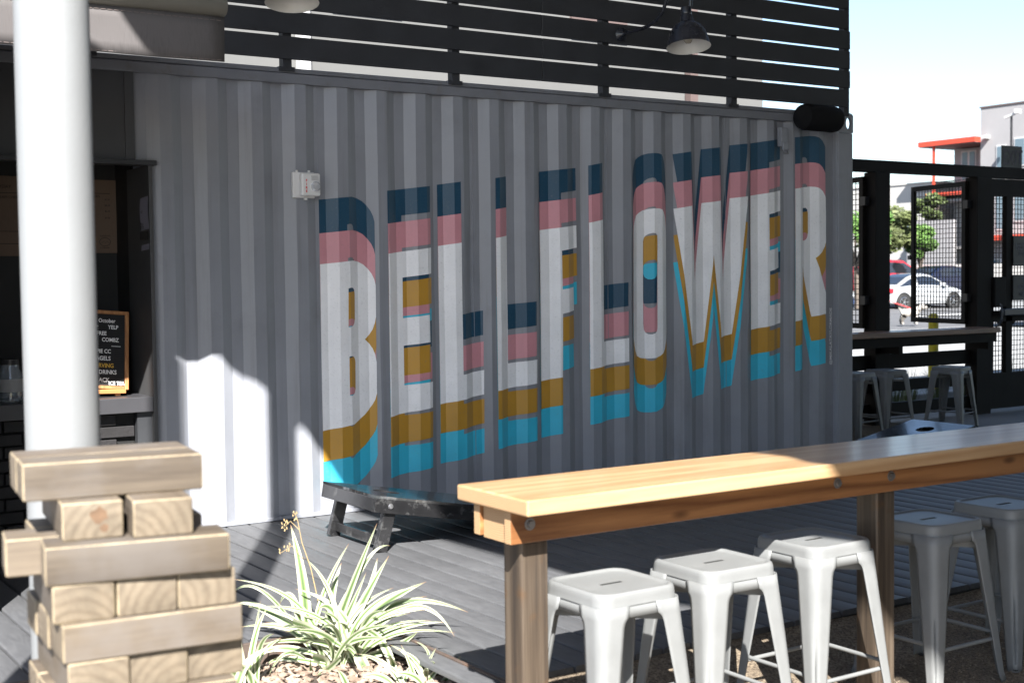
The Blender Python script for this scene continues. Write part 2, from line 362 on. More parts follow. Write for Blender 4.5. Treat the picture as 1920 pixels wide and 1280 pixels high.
# corner casting with its oval hole
hole = [(.062*1.0*math.cos(a)*.5, .095*math.sin(a)*.5) for a in [2*math.pi*k/20 for k in range(20)]]
me = poly_mesh([[(-.085,-.074),(.081,-.074),(.081,.060),(.067,.076),(-.085,.076)], [(p[0]+.030, p[1]) for p in hole]], extrude=.012)
me.transform(Tm(5.571, -.004, 2.646, R_(90), 0, 0)); obj('corner_casting', me, M_wall, cont, world=True)
g = MB(); g.box(5.486, 5.652, .008, .165, 2.708, 2.722); g.box(5.486,5.50,.008,.165,2.572,2.708); obj('corner_casting', g, M_wall, cont, world=True)
for xx in (.995, 2.107, 3.219, 4.331):
    g = MB(); g.box(xx-.0018, xx+.0018, .034, .0395, .03, 2.63); obj('weld_seam', g, M_wall, cont, world=True)
# roof, far side and ends
g = MB(); g.box(-6.5, 5.64, .085, 2.43, 2.66, 2.70); obj('roof', g, M_rail, cont, world=True)
g = MB(); g.box(5.60, 5.64, .165, 2.43, 0, 2.66); g.box(-6.5, 5.60, 2.40, 2.43, 0, 2.66); obj('far_wall', g, M_wall, cont, world=True)
# left flat panel above the service window, jamb, header
M_panel = paint('shaded panel paint', (.06,.062,.068), .5, var=.08, scale=3)  # awning shade put into the panel's dark colour
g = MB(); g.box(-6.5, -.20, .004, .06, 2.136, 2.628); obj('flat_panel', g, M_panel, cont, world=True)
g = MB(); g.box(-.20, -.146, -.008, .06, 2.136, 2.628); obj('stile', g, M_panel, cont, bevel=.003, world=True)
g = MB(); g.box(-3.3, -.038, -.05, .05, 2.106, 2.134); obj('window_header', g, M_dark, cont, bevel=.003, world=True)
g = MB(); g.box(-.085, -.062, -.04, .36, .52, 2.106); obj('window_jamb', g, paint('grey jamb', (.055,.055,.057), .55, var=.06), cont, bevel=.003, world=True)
g = MB(); g.box(-3.3, -.086, -.035, .40, .714, .80); obj('counter_shelf', g, paint('brushed counter laminate', (.045,.045,.05), .38, var=.08, scale=3), cont, bevel=.004, world=True)
g = MB(); g.box(-.17, -.06, .0, .05, 0, .712); obj('flat_panel', g, M_dark, cont, world=True)  # shade below the window put into this strip by dark paint
M_int = paint('shade-dark interior', (.012,.012,.012), .7, var=.1)  # gloom inside the window put into the near-black wall colour
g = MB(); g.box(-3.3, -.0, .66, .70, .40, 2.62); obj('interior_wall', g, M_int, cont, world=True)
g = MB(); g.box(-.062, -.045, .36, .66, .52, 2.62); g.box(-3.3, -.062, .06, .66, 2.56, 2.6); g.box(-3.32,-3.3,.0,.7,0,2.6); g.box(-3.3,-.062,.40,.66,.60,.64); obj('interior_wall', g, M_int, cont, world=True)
# dark brick under the counter, one object per brick
bw = link('brick_panel', None, cont); bw.matrix_parent_inverse = root_of(cont).inverted()
M_brick = paint('dark painted brick', (.011,.010,.011), .75, var=.3, scale=14, bump=.6, bscale=50, rand=.35)
mb = MB(); mb.box(-.098,.098,-.025,.025,-.031,.031)
bme = mb.mesh('brick'); bme.materials.append(M_brick)
for r in range(10):
    for k in range(8):
        bx = -.275-.207*k-(.103 if r % 2 else 0)
        o = link('brick', bme, bw, (bx, .055+random.uniform(-.003,.003), .035+r*.071), (random.uniform(-.02,.02), 0, random.uniform(-.02,.02)))
        bv = o.modifiers.new('b', 'BEVEL'); bv.width = .004
g = MB(); g.box(-3.3, -.17, .06, .09, 0, .713); obj('mortar', g, paint('mortar', (.01,.01,.01), .9), bw)

# painted word
PAINT = {'white': (.87,.87,.89), 'pink': (.60,.27,.31), 'navy': (.014,.062,.115), 'ochre': (.50,.265,.035), 'cyan': (.045,.50,.70)}
PM = {k: paint('mural '+k, v, .45, var=.06, scale=4, bump=.05, bscale=35, spec=.4, streak=((16,16,.7), .16, (v[0]*.6+.02, v[1]*.6+.02, v[2]*.6+.02)), dirt=((.17,.175,.19), .3, 70)) for k, v in PAINT.items()}
LET = {
'B': [[(0.997,1.546),(1.107,1.557),(1.211,1.568),(1.254,1.561),(1.292,1.543),(1.323,1.516),(1.344,1.484),(1.358,1.449),(1.365,1.414),(1.365,1.217),(1.359,1.178),(1.345,1.135),(1.325,1.102),(1.297,1.074),(1.324,1.049),(1.344,1.017),(1.358,0.977),(1.365,0.929),(1.364,0.732),(1.354,0.693),(1.338,0.662),(1.315,0.63),(1.288,0.602),(1.248,0.572),(1.204,0.549),(1.152,0.541),(0.996,0.518)],[(1.17,1.395),(1.19,1.4),(1.207,1.398),(1.217,1.386),(1.221,1.361),(1.22,1.205),(1.214,1.178),(1.203,1.163),(1.185,1.157),(1.167,1.155)],[(1.17,0.971),(1.186,0.975),(1.203,0.972),(1.215,0.958),(1.22,0.936),(1.217,0.771),(1.211,0.748),(1.201,0.735),(1.186,0.729),(1.169,0.729)]] ,
'E': [[(1.452,1.61),(1.773,1.65),(1.77,1.483),(1.57,1.459),(1.569,1.2),(1.75,1.219),(1.752,1.042),(1.572,1.024),(1.572,0.77),(1.77,0.786),(1.767,0.618),(1.452,0.577)]] ,
'L': [[(1.836,1.661),(1.995,1.683),(1.994,0.819),(2.172,0.841),(2.17,0.678),(1.836,0.633)]] ,
'L2': [[(2.261,1.715),(2.367,1.731),(2.368,0.876),(2.588,0.894),(2.586,0.731),(2.264,0.697)]] ,
'F': [[(2.631,1.771),(2.946,1.808),(2.947,1.653),(2.795,1.631),(2.797,1.366),(2.912,1.381),(2.916,1.22),(2.798,1.199),(2.794,0.763),(2.634,0.741)]] ,
'L3': [[(3.038,1.826),(3.166,1.85),(3.167,0.993),(3.377,1.014),(3.375,0.846),(3.036,0.806)]] ,
'O': [[(3.429,1.756),(3.435,1.798),(3.444,1.835),(3.469,1.881),(3.496,1.902),(3.528,1.919),(3.571,1.931),(3.614,1.936),(3.657,1.936),(3.685,1.929),(3.703,1.914),(3.719,1.889),(3.731,1.851),(3.738,1.805),(3.743,1.725),(3.746,1.04),(3.743,0.998),(3.731,0.956),(3.718,0.922),(3.698,0.898),(3.665,0.876),(3.627,0.862),(3.583,0.858),(3.54,0.859),(3.503,0.865),(3.471,0.882),(3.45,0.916),(3.436,0.958),(3.426,1.009)],[(3.535,1.699),(3.54,1.719),(3.553,1.739),(3.575,1.753),(3.602,1.76),(3.623,1.758),(3.637,1.744),(3.639,1.708),(3.637,1.077),(3.632,1.054),(3.617,1.039),(3.596,1.032),(3.572,1.033),(3.553,1.045),(3.54,1.068),(3.535,1.114)]] ,
'W': [[(3.819,1.938),(3.974,1.962),(4.016,1.417),(4.09,1.985),(4.259,2.005),(4.292,1.416),(4.372,2.027),(4.53,2.044),(4.384,1.008),(4.254,0.988),(4.179,1.599),(4.104,0.96),(3.969,0.937)]] ,
'E2': [[(4.576,2.05),(4.894,2.098),(4.893,1.941),(4.745,1.912),(4.748,1.637),(4.869,1.662),(4.872,1.504),(4.75,1.478),(4.749,1.216),(4.895,1.235),(4.894,1.077),(4.577,1.032)]] ,
'R': [[(5.019,2.114),(5.115,2.127),(5.216,2.138),(5.258,2.135),(5.294,2.123),(5.324,2.102),(5.348,2.069),(5.363,2.027),(5.366,1.98),(5.366,1.783),(5.36,1.723),(5.344,1.672),(5.311,1.625),(5.255,1.578),(5.293,1.47),(5.353,1.307),(5.371,1.23),(5.38,1.142),(5.225,1.117),(5.122,1.518),(5.122,1.098),(5.022,1.086)],[(5.124,1.962),(5.145,1.97),(5.168,1.97),(5.185,1.959),(5.192,1.93),(5.191,1.782),(5.183,1.743),(5.168,1.724),(5.15,1.716),(5.124,1.713)]] ,
}
ORDER = [('cyan', -.390), ('navy', .395), ('pink', .189), ('ochre', -.192), ('white', 0)]
cuts = brk
for li, (key, polys) in enumerate(LET.items()):
    bm = bmesh.new()
    for k, (cname, dz) in enumerate(ORDER):
        me = poly_mesh([[(x, z+dz) for x, z in pl] for pl in polys])
        b2 = bmesh.new(); b2.from_mesh(me)
        x0 = min(v.co.x for v in b2.verts); x1 = max(v.co.x for v in b2.verts)
        for c in cuts:
            if x0 < c < x1: bmesh.ops.bisect_plane(b2, geom=b2.verts[:]+b2.edges[:]+b2.faces[:], plane_co=(c,0,0), plane_no=(1,0,0))
        bmesh.ops.triangulate(b2, faces=b2.faces)
        # follow the dented sheet: subdivide tall triangles by cutting every 0.12 m
        z0 = min(v.co.y for v in b2.verts); z1 = max(v.co.y for v in b2.verts)
        nz = int(2.66/.12)
        for j in range(1, nz):
            zc = 2.66*j/nz
            if z0 < zc < z1: bmesh.ops.bisect_plane(b2, geom=b2.verts[:]+b2.edges[:]+b2.faces[:], plane_co=(0,zc,0), plane_no=(0,1,0))
        for v in b2.verts:
            xx, z = v.co.x, v.co.y
            d = .0018*math.sin(z*2.3+xx*5.1)+.0012*math.sin(z*5.7-xx*3.3)
            v.co = (xx, wall_y(xx)+d+.002-.0022-.0011*k, z)
        for f in b2.faces: f.material_index = k
        me2 = bpy.data.meshes.new('tmp'); b2.to_mesh(me2); b2.free(); bm.from_mesh(me2); bpy.data.meshes.remove(me2)
    bmesh.ops.recalc_face_normals(bm, faces=bm.faces)
    out = bpy.data.meshes.new('painted_letter'); bm.to_mesh(out); bm.free()
    for cname, dz in ORDER: out.materials.append(PM[cname])
    obj('painted_letter', out, [], cont, world=True)['label'] = 'white painted letter %s with pink, navy, ochre and cyan echoes' % key[0]
me = text_mesh('@MIKALATAYLORMADE', .036, sx=1.17, offset=.0004); 
xs = [v.co.x for v in me.vertices]; sc = .454/(max(xs)-min(xs)); me.transform(Matrix.Diagonal((sc,1,1,1)))
me.transform(Tm(5.456, .030, .727, R_(90), R_(-90), 0)); obj('painted_signature', me, PM['white'], cont, world=True)
# lock box
g = MB(); g.box(4.84,4.912,-.035,.01,2.43,2.575); g.box(4.85,4.905,-.05,-.03,2.40,2.46); obj('lock_box', g, M_wall, cont, bevel=.006, world=True)
g = MB(); g.tube([(4.852,-.03,2.41),(4.852,-.05,2.375),(4.90,-.05,2.375),(4.90,-.03,2.41)], .005, 6); obj('lock_hook', g, M_rail, cont, world=True)

# ---------------------------------------------------------------- slat screen on the container
scr = thing('slat_screen', 'charcoal horizontal slat screen standing on the container roof', 'screen', (2.6, 0, 2.72))
for k, (za, zb) in enumerate([(2.768,2.901),(2.919,3.051),(3.069,3.206),(3.223,3.362),(3.381,3.518),(3.536,3.67),(3.69,3.825),(3.845,3.98)]):
    g = MB(); e = 5.578+random.uniform(-.008,.008); g.box(-3.4, 2.62, -.046, -.020, za, zb); g.box(2.624, e, -.046, -.020, za, zb)
    obj('slat', g, M_slat, scr, world=True, bevel=.002, seg=1)
for xx in (-2.6,-1.5,-.4,.784,1.96,3.175,4.375,5.575):
    g = MB(); g.box(xx-.028, xx+.028, -.018, .04, 2.70, 3.99); g.box(xx-.05, xx+.05, -.015, .07, 2.700, 2.726); obj('screen_post', g, M_slat, scr, world=True)
# ---------------------------------------------------------------- gooseneck lamps
M_lamp = paint('navy-black enamel', (.018,.02,.028), .28, var=.1, scale=8, spec=.6)
M_lampin = paint('white enamel inside', (.62,.61,.58), .4, var=.06)
def gooseneck(label, x, dy=0):
    t = thing('gooseneck_lamp', label, 'lamp', (x, -.05, 3.134), 0, 'gooseneck lamps on the slat screen')
    y0 = -.05
    g = MB(); g.lathe([(0,0),(.045,0),(.05,.008),(.046,.016),(.02,.03),(.012,.05)], 20, Tm(x,-.046,3.134,R_(90))); obj('mount', g, M_lamp, t, 40, world=True)
    path = [(x,-.07,3.134),(x,-.2,3.135),(x,-.34,3.14),(x,-.44,3.165),(x,-.51,3.22),(x,-.56,3.31),(x,-.61,3.40),(x,-.68,3.455),(x,-.75,3.44),(x,-.785,3.37),(x,-.79,3.28),(x,-.785,3.2)]
    g = MB(); g.tube(path, .0125, 10); obj('arm', g, M_lamp, t, 50, world=True)
    A = Tm(x, -.765, 2.945, R_(-10), R_(4), 0)
    out = [(.026,.265),(.034,.262),(.036,.225),(.033,.215),(.040,.205),(.045,.165),(.062,.155),(.095,.13),(.118,.095),(.132,.05),(.143,0),(.146,-.004)]
    g = MB(); g.lathe(out, 40, A); g.cur = 1; g.lathe([(.146,-.004),(.140,.002),(.129,.05),(.115,.092),(.09,.126),(.05,.15),(.0,.155)], 40, A)
    obj('lamp_shade', g, [M_lamp, M_lampin], t, 40, world=True)
    g = MB(); g.lathe([(0,.02),(.018,.024),(.028,.04),(.03,.06),(.022,.09),(.014,.11),(.014,.15)], 16, A)
    m, nt, b = newmat('clear bulb'); b.inputs['Base Color'].default_value = (.9,.85,.75,1); b.inputs['Transmission Weight'].default_value = .9; b.inputs['Roughness'].default_value = .05; b.inputs['IOR'].default_value = 1.2
    obj('bulb', g, m, t, 60, world=True)
gooseneck('navy gooseneck lamp above the letter W end of the mural', 3.285)
gooseneck('navy gooseneck lamp cut by the top edge beside the awning', .485)

# ---------------------------------------------------------------- fire alarm
t = thing('fire_alarm', 'white wall fire alarm with red lettering and clear strobe', 'alarm', (.88, 0, 1.94))
M_aw = paint('alarm plastic', (.68,.68,.68), .4, var=.03)
g = MB(); g.box(.800,.945,-.028,.0,1.945,2.10); obj('back_box', g, M_aw, t, bevel=.006, world=True)
g = MB(); g.box(.836,.962,-.075,-.028,1.955,2.093); obj('body', g, M_aw, t, bevel=.012, world=True)
g = MB(); g.lathe([(.030,0),(.030,.012),(.022,.022),(0,.026)], 18, Tm(.925,-.075,2.012,R_(90))); 
obj('strobe', g, plain('strobe lens', (.8,.82,.85), .12, .55), t, 30, world=True)
g = MB()
for k in range(5): g.box(.90,.945,-.0765,-.0745,2.05+k*.006,2.052+k*.006)
obj('speaker_grille', g, plain('grille grey', (.25,.25,.25)), t, world=True)
ms = []
for k, ch in enumerate('FIRE'):
    me = text_mesh(ch, .021, 'CENTER', offset=.0008); me.transform(Tm(.868, -.0758, 2.04-k*.021, R_(90))); ms.append(me)
obj('lettering', merge(ms, 'lettering'), plain('alarm red', (.6,.02,.03)), t, world=True)
g = MB(); g.tube([(.83,-.02,2.1),(.83,-.02,2.112)], .008, 8); g.tube([(.91,-.02,2.1),(.91,-.02,2.112)], .008, 8); g.tube([(.88,-.03,1.945),(.88,-.03,1.933)], .012, 8); obj('conduit_plug', g, M_aw, t, world=True)

# ---------------------------------------------------------------- black cylindrical speaker at the container corner
t = thing('cylinder_speaker', 'black cylindrical speaker mounted on the container corner above letter R', 'speaker', (5.15, -.15, 2.55))
A = Tm(4.95, -.14, 2.65, 0, R_(90), R_(4))
g = MB(); g.lathe([(0,0),(.07,.0),(.092,.012),(.1,.04),(.1,.37),(.094,.395),(.075,.41),(0,.41)], 32, A); obj('housing', g, paint('speaker black', (.008,.008,.009), .8, var=.1, spec=.15), t, 35, world=True)
g = MB(); g.box(5.0,5.06,-.06,-.01,2.62,2.68); g.box(5.28,5.34,-.06,-.01,2.62,2.68); obj('bracket', g, M_black, t, world=True)

# ---------------------------------------------------------------- awning
def fabric(name, col, trans=.0):
    m, nt, b = newmat(name); L = nt.links.new
    tc = N(nt, 'ShaderNodeTexCoord'); mp = N(nt, 'ShaderNodeMapping'); mp.inputs['Scale'].default_value = (1,1,.12); L(tc.outputs['Object'], mp.inputs[0])
    n1 = N(nt, 'ShaderNodeTexNoise', Scale=160.0, Detail=3.0); L(mp.outputs[0], n1.inputs['Vector']); n2 = N(nt, 'ShaderNodeTexNoise', Scale=5.0, Detail=5.0); L(tc.outputs['Object'], n2.inputs['Vector'])
    ad = N(nt, 'ShaderNodeMath', operation='ADD'); L(n1.outputs[0], ad.inputs[0]); L(n2.outputs[0], ad.inputs[1])
    rp = N(nt, 'ShaderNodeValToRGB'); L(ad.outputs[0], rp.inputs[0]); rp.color_ramp.elements[0].position = .6/1; rp.color_ramp.elements[1].position = 1.0
    rp.color_ramp.elements[0].position = .35; rp.color_ramp.elements[0].color = (*[c*.72 for c in col],1); rp.color_ramp.elements[1].color = (*[min(1,c*1.12) for c in col],1)
    L(rp.outputs[0], b.inputs['Base Color']); b.inputs['Roughness'].default_value = .9
    bp = N(nt, 'ShaderNodeBump', Strength=.15, Distance=.002); L(n1.outputs[0], bp.inputs['Height']); L(bp.outputs[0], b.inputs['Normal'])
    if trans:
        tr = N(nt, 'ShaderNodeBsdfTranslucent'); tr.inputs[0].default_value = (*col,1); mx = N(nt, 'ShaderNodeMixShader'); mx.inputs[0].default_value = trans
        L(b.outputs[0], mx.inputs[1]); L(tr.outputs[0], mx.inputs[2]); L(mx.outputs[0], nt.nodes['Material Output'].inputs[0])
    return m
M_val = fabric('taupe awning cloth', (.075,.069,.069))
t = thing('awning', 'taupe cloth awning with round front bar over the service window', 'awning', (-1.8, -.02, 2.95))
g = MB(); nx = 40
vs = []
for i in range(nx+1):
    xx = -3.6 + 3.43*i/nx
    for j in range(5): vs.append((xx, -1.45+.006*math.sin(xx*7+j*.6)*j/4, 2.69-(.213+.002*math.sin(xx*9))*j/4))
b0 = g.add(vs, [])
for i in range(nx):
    for j in range(4): g.f.append([b0+i*5+j, b0+i*5+j+1, b0+(i+1)*5+j+1, b0+(i+1)*5+j]); g.mi.append(0)
o = obj('valance', g, M_val, t, 60, world=True); so_ = o.modifiers.new('s','SOLIDIFY'); so_.thickness = .003
g = MB()
for zz in (2.484, 2.668): 
    k = -3.6
    while k < -.19: g.box(k, k+.022, -1.4535, -1.4525, zz, zz+.002); k += .03
obj('stitching', g, plain('taupe thread', (.16,.13,.12), .9), t, world=True)
g = MB(); g.lathe([(0,0),(.046,0),(.048,.004),(.048,3.43),(.046,3.434),(0,3.434)], 24, Tm(-3.602,-1.45,2.735,0,R_(90),0)); obj('front_bar', g, paint('cream bar enamel', (.14,.134,.115), .4, var=.04), t, 40, world=True)
g = MB(); g.add([(-3.6,-1.44,2.782),(-.17,-1.44,2.782),(-.17,-.06,3.04),(-3.6,-.06,3.04)], [(0,1,2,3)]); o = obj('canopy_cloth', g, M_val, t, world=True); s2 = o.modifiers.new('s','SOLIDIFY'); s2.thickness = .003
g = MB(); g.lathe([(0,0),(.05,0),(.05,3.43),(0,3.43)], 16, Tm(-3.6,-.105,3.04,0,R_(90),0)); obj('roller', g, M_dark, t, 40, world=True)
g = MB(); vs = []
for i in range(25):
    xx = -3.6+2.30*i/24
    for j in range(2): vs.append((xx, -1.44+.02*math.sin(i*1.3)*j, 2.47-2.4*j))
g.add(vs, [[2*i, 2*i+1, 2*i+3, 2*i+2] for i in range(24)]); obj('added_shade_curtain', g, M_val, t, 50, world=True, fix=False)  # unseen cloth added to keep the sun off the counter
g = MB(); g.add([(-3.6,-1.42,.05),(-3.6,-.1,.05),(-3.6,-.1,3.0),(-3.6,-1.42,2.75)], [(0,1,2,3)]); obj('added_side_shade', g, M_val, t, world=True, fix=False)  # unseen sheet added to darken the space under the awning
g = MB()
for xx in (-3.2,-.6): g.bar((xx,-.06,2.88),(xx+.4,-.75,2.79),.035,.05); g.bar((xx+.4,-.75,2.79),(xx,-1.42,2.735),.035,.05)
obj('folding_arm', g, M_dark, t, world=True)

# ---------------------------------------------------------------- service window contents
M_kraft = fabric('kraft paper', (.13,.09,.065)); M_ink = plain('printed ink', (.02,.018,.016), .9); M_inkbr = plain('ochre print', (.35,.2,.05), .9)
def wallprint(items, y):
    ms = []
    for s, x, z, size, al in items:
        if s == '-': mb = MB(); mb.add([(x,y,z),(x+size,y,z),(x+size,y,z+.003),(x,y,z+.003)], [(0,1,2,3)]); ms.append(mb.mesh('l', fix=False))
        else:
            me = text_mesh(s, size, al); me.transform(Tm(x, y, z, R_(90))); ms.append(me)
    return merge(ms, 'print')
def poster(label, x0, x1, z0, z1, items, extra=None):
    t = thing('menu_poster', label, 'menu', ((x0+x1)/2, .655, z0), 0, 'kraft menus inside the window')
    g = MB(); g.box(x0, x1, .650, .653, z0, z1); obj('sheet', g, M_kraft, t, world=True)
    obj('print', wallprint(items, .6485), M_ink, t, world=True)
    if extra: extra(t)
it = [('EVERYDAY',-.80,2.005,.026,'LEFT'),('-',-.96,1.975,.32,0),('BAGEL & CREAM CHEESE',-.86,1.945,.022,'LEFT')]
for k, s in enumerate(['plain','sesame','blueberry','garlic','salt & pepper','jalapeno cheddar','parmesan','onion']): it.append((s,-.86,1.918-k*.018,.015,'LEFT'))
it += [('Flavored Spreads',-.86,1.765,.015,'LEFT'),('-',-.96,1.752,.32,0),('Toasted with butter',-.86,1.735,.014,'LEFT'),('COFFEE',-.84,1.70,.02,'LEFT'),('-',-.96,1.68,.32,0),('house blend',-.84,1.66,.015,'LEFT'),('served all day long',-.84,1.645,.011,'LEFT')]
poster('tan menu sheet left of the white pole inside the window', -1.02, -.63, 1.610, 2.075, it)
it = [('-',-.36,1.985,.26,0),('SANDWICHES',-.30,1.962,.022,'LEFT')]
for k, (z, a, b_) in enumerate([(1.945,'deluxe','$7.50'),(1.91,'turkey bacon avocado','$8.00'),(1.875,'egg and cheese','$6.00'),(1.835,'smoked salmon lox','$9.00')]):
    it += [(a,-.30,z-.012,.013,'LEFT'),(a,-.30,z-.027,.010,'LEFT'),(b_,-.10,z,.014,'RIGHT')]
def logo(t):
    ring = lambda rx, rz: [(rx*math.cos(2*math.pi*k/28), rz*math.sin(2*math.pi*k/28)) for k in range(28)]
    ms = []
    for a, b_ in (((.034,.026),(.0315,.0235)),):
        me = poly_mesh([ring(*a), ring(*b_)]); me.transform(Tm(-.135,.6485,1.695,R_(90))); ms.append(me)
    me = text_mesh("CASSIDY'S", .014, 'CENTER'); me.transform(Tm(-.133,.6485,1.726,R_(90))); ms.append(me)
    me = text_mesh("CORNER", .014, 'CENTER'); me.transform(Tm(-.137,.6485,1.655,R_(90))); ms.append(me)
    mb = MB(); 
    for k in range(5): mb.box(-.155+.01*k,-.150+.01*k,.6483,.6487,1.69+.006*(k%2),1.693+.006*(k%2))
    ms.append(mb.mesh('d'))
    obj('stamp', merge(ms, 'stamp'), M_ink, t, world=True)
    obj('print', wallprint([('cream',-.215,1.72,.012,'LEFT'),('cheese',-.215,1.706,.012,'LEFT'),('spread',-.215,1.68,.012,'LEFT'),('extra',-.215,1.666,.012,'LEFT')], .6484), M_inkbr, t, world=True)
poster('tan menu sheet with round stamp right of the white pole', -.42, -.055, 1.628, 2.068, it, logo)
# flyer taped to the jamb
t = thing('flyer', 'pale paper flyer with vertical bars taped to the window jamb', 'flyer', (-.088, .0, 1.64))
M_pp = paint('lavender paper', (.2,.19,.23), .85, var=.05)
g = MB(); g.add([(-.0875+.004*math.sin(k*.8),-.03+.14*i,1.635+.3*k/8-.008*i) for i in (0,1) for k in range(9)], [[k,k+1,k+10,k+9] for k in range(8)]); obj('sheet', g, M_pp, t, 60, world=True, fix=False)
ms = []
me = text_mesh('TRIVIA', .052, sx=.38); me.transform(Tm(-.0935,.10,1.75,R_(90),0,R_(-90))); ms.append(me)
me = text_mesh('NIGHT', .022, sx=.5); me.transform(Tm(-.0935,.09,1.84,R_(90),0,R_(-90))); ms.append(me)
mb = MB(); mb.box(-.0938,-.093,-.03,.11,1.69,1.735); ms.append(mb.mesh('b'))
obj('print', merge(ms,'print'), M_ink, t, world=True)
# letter board on the counter
t = thing('letter_board', 'black letter board in a wooden frame standing on the service counter', 'sign', (-.33, .14, .80))
A = Tm(-.345, .150, .865, R_(-14), R_(5), R_(-4)) 
M_lbw = wood('orange pine frame', (.25,.10,.03), (.38,.18,.065), 3, .5, axis=2)
W_, H_ = .30, .42
g = MB(); g.box(-W_/2,W_/2,.0,.012,0,H_,A); obj('felt', g, paint('black felt', (.012,.012,.013), .95), t, world=True)
g = MB()
for k in range(40): g.box(-W_/2,W_/2,-.0015,.0005,.008+k*.0103,.013+k*.0103,A)
obj('felt_ridges', g, paint('black felt ridge', (.02,.02,.021), .95), t, world=True)
for nm, bb in (('frame',(-W_/2-.022,-W_/2,-.012,.018,-.02,H_+.02)),('frame',(W_/2,W_/2+.022,-.012,.018,-.02,H_+.02)),('frame',(-W_/2,W_/2,-.012,.018,-.02,0)),('frame',(-W_/2,W_/2,-.012,.018,H_,H_+.02))):
    g = MB(); g.box(*bb, A); obj(nm, g, M_lbw, t, bevel=.003, world=True)
g = MB(); g.bar((-.46,.12,.835),(-.20,.115,.828),.03,.022); g.bar((-.24,.13,.83),(-.24,.13,.802),.02,.03); g.bar((-.42,.13,.83),(-.42,.13,.802),.02,.03); g.bar((-.33,.16,.84),(-.33,.34,.803),.02,.02); obj('easel', g, wood('easel wood', (.35,.13,.04), (.5,.22,.08), 3, .5), t, world=True)
def lb(items, mat):
    ms = []
    for s, x, z, size in items:
        me = text_mesh(s, size, sx=.85, offset=.0006); me.transform(A @ Tm(x, -.003, z, R_(90))); ms.append(me)
    return tag(obj('letters', merge(ms,'letters'), mat, t, world=True), kind='stuff')
M_lw = paint('white plastic letters', (.8,.8,.8), .4, var=.02)
lb([('hello',-.10,.37,.034),('October',.0,.37,.032),('- >',-.03,.335,.03),('YELP',.055,.333,.032),('TO GET',-.14,.295,.032),('FREE',-.01,.295,.032),('BAGEL',-.11,.258,.032),('COMBZ',.02,.258,.032),('____',.075,.235,.03),('PUMPKIN PIE CC',-.13,.19,.032),('AND BAGELS',-.10,.148,.034),('BLENDED DRINKS',-.13,.068,.034),('+',-.01,.048,.03),('GREEN & BLACK',-.15,.022,.034),('ICE TEA',.06,.006,.03)], M_lw)
lb([('NOW SERVING',-.11,.106,.034)], paint('yellow plastic letters', (.62,.38,.04), .4))
# jar with a paper label
t = thing('glass_jar', 'dark glass jar with white paper label on the counter behind the pole', 'jar', (-.83, .12, .80))
m, nt, b = newmat('jar glass'); b.inputs['Base Color'].default_value = (.75,.8,.85,1); b.inputs['Transmission Weight'].default_value = .85; b.inputs['Roughness'].default_value = .05
g = MB(); g.lathe([(0,.0),(.06,.0),(.066,.008),(.066,.15),(.05,.185),(.05,.21),(.046,.21),(.046,.185),(.06,.15),(.06,.01),(0,.01)], 24, Tm(-.83,.12,.801)); obj('glass', g, m, t, 30, world=True)
g = MB(); vs = [(-.83+.068*math.sin(a), .12-.068*math.cos(a), z) for z in (.86,.93) for a in [R_(-70+14*k) for k in range(11)]]; g.add(vs, [[k,k+1,k+12,k+11] for k in range(10)]); obj('paper_label', g, paint('label paper',(.25,.25,.25),.8), t, 40, world=True, fix=False)
g = MB(); g.lathe([(0,.03),(.056,.03),(.056,0),(0,0)], 20, Tm(-.83,.12,1.008)); obj('lid', g, M_black, t, 30, world=True)

# ---------------------------------------------------------------- white steel pole, an added pole for shade, and the shade roof
def pole(label, x, y, h):
    t = thing('steel_pole', label, 'pole', (x, y, -.13), 0)
    g = MB(); g.lathe([(0,0),(.083,0),(.083,h),(0,h)], 48, Tm(x,y,-.13)); obj('shaft', g, M_white, t, 40, world=True)
    g = MB(); g.box(x-.14,x+.14,y-.14,y+.14,-.13,-.112); obj('base_plate', g, M_white, t, bevel=.004, world=True)
    g = MB()
    for sx in (-1,1):
        for sy in (-1,1): g.lathe([(0,.02),(.012,.02),(.012,0)], 6, Tm(x+sx*.11,y+sy*.11,-.112))
    obj('anchor_bolt', g, M_rail, t, world=True)
pole('thick white steel pole rising behind the stacked wooden blocks', -1.72, -4.34, 5.2)
pole('unseen white pole added to shade a strip of the wall', -2.44, -4.36, 5.50)  # added out of view so its shadow darkens a wall strip
t = thing('shade_roof', 'large cream cloth shade roof overhead, seen only by its shadow', 'canopy', (4, -6, 5.0))
edge = [(.5,-1.95),(-2.2,-1.93),(-3.0,-1.98),(-3.6,-2.0),(-3.95,-1.95),(-4.25,-1.70),(-4.6,-1.60),(-5.9,-1.63),(-6.6,-1.60),(-7.1,-1.57),(-7.9,-1.56),(-8.1,-1.50),(-8.25,-1.47),(-8.42,-1.53),(-8.6,-1.48),(-9.2,-1.34),(-10.0,-1.3),(-26,-1.3)]
pts = [(x, y) for y, x in edge] + [(20.5,-26),(20.5,.5)]
g = MB(); g.prism(pts, lambda a, b_: (a, b_, 5.0), lambda a, b_: (a, b_, 5.02))
M_roof = fabric('cream shade cloth', (.45,.44,.42), .04)
obj('cloth', g, M_roof, t, world=True)
for xx, yy in ((-1.0,-14),(6.5,-14),(6.5,-25.8),(20.3,-14),(20.3,-25.8),(20.3,-.9)):
    g = MB(); g.lathe([(.08,0),(.08,5.13)], 20, Tm(xx,yy,-.13)); obj('column', g, M_white, t, 40, world=True)
g = MB(); g.bar((-1.2,-14,4.93),(20.4,-14,4.93),.1,.12); g.bar((20.4,-25.9,4.93),(20.4,-.8,4.93),.1,.12); g.bar((-1.72,-4.34,4.96),(20.4,-4.34,4.96),.06,.06); obj('roof_beam', g, M_white, t, world=True)
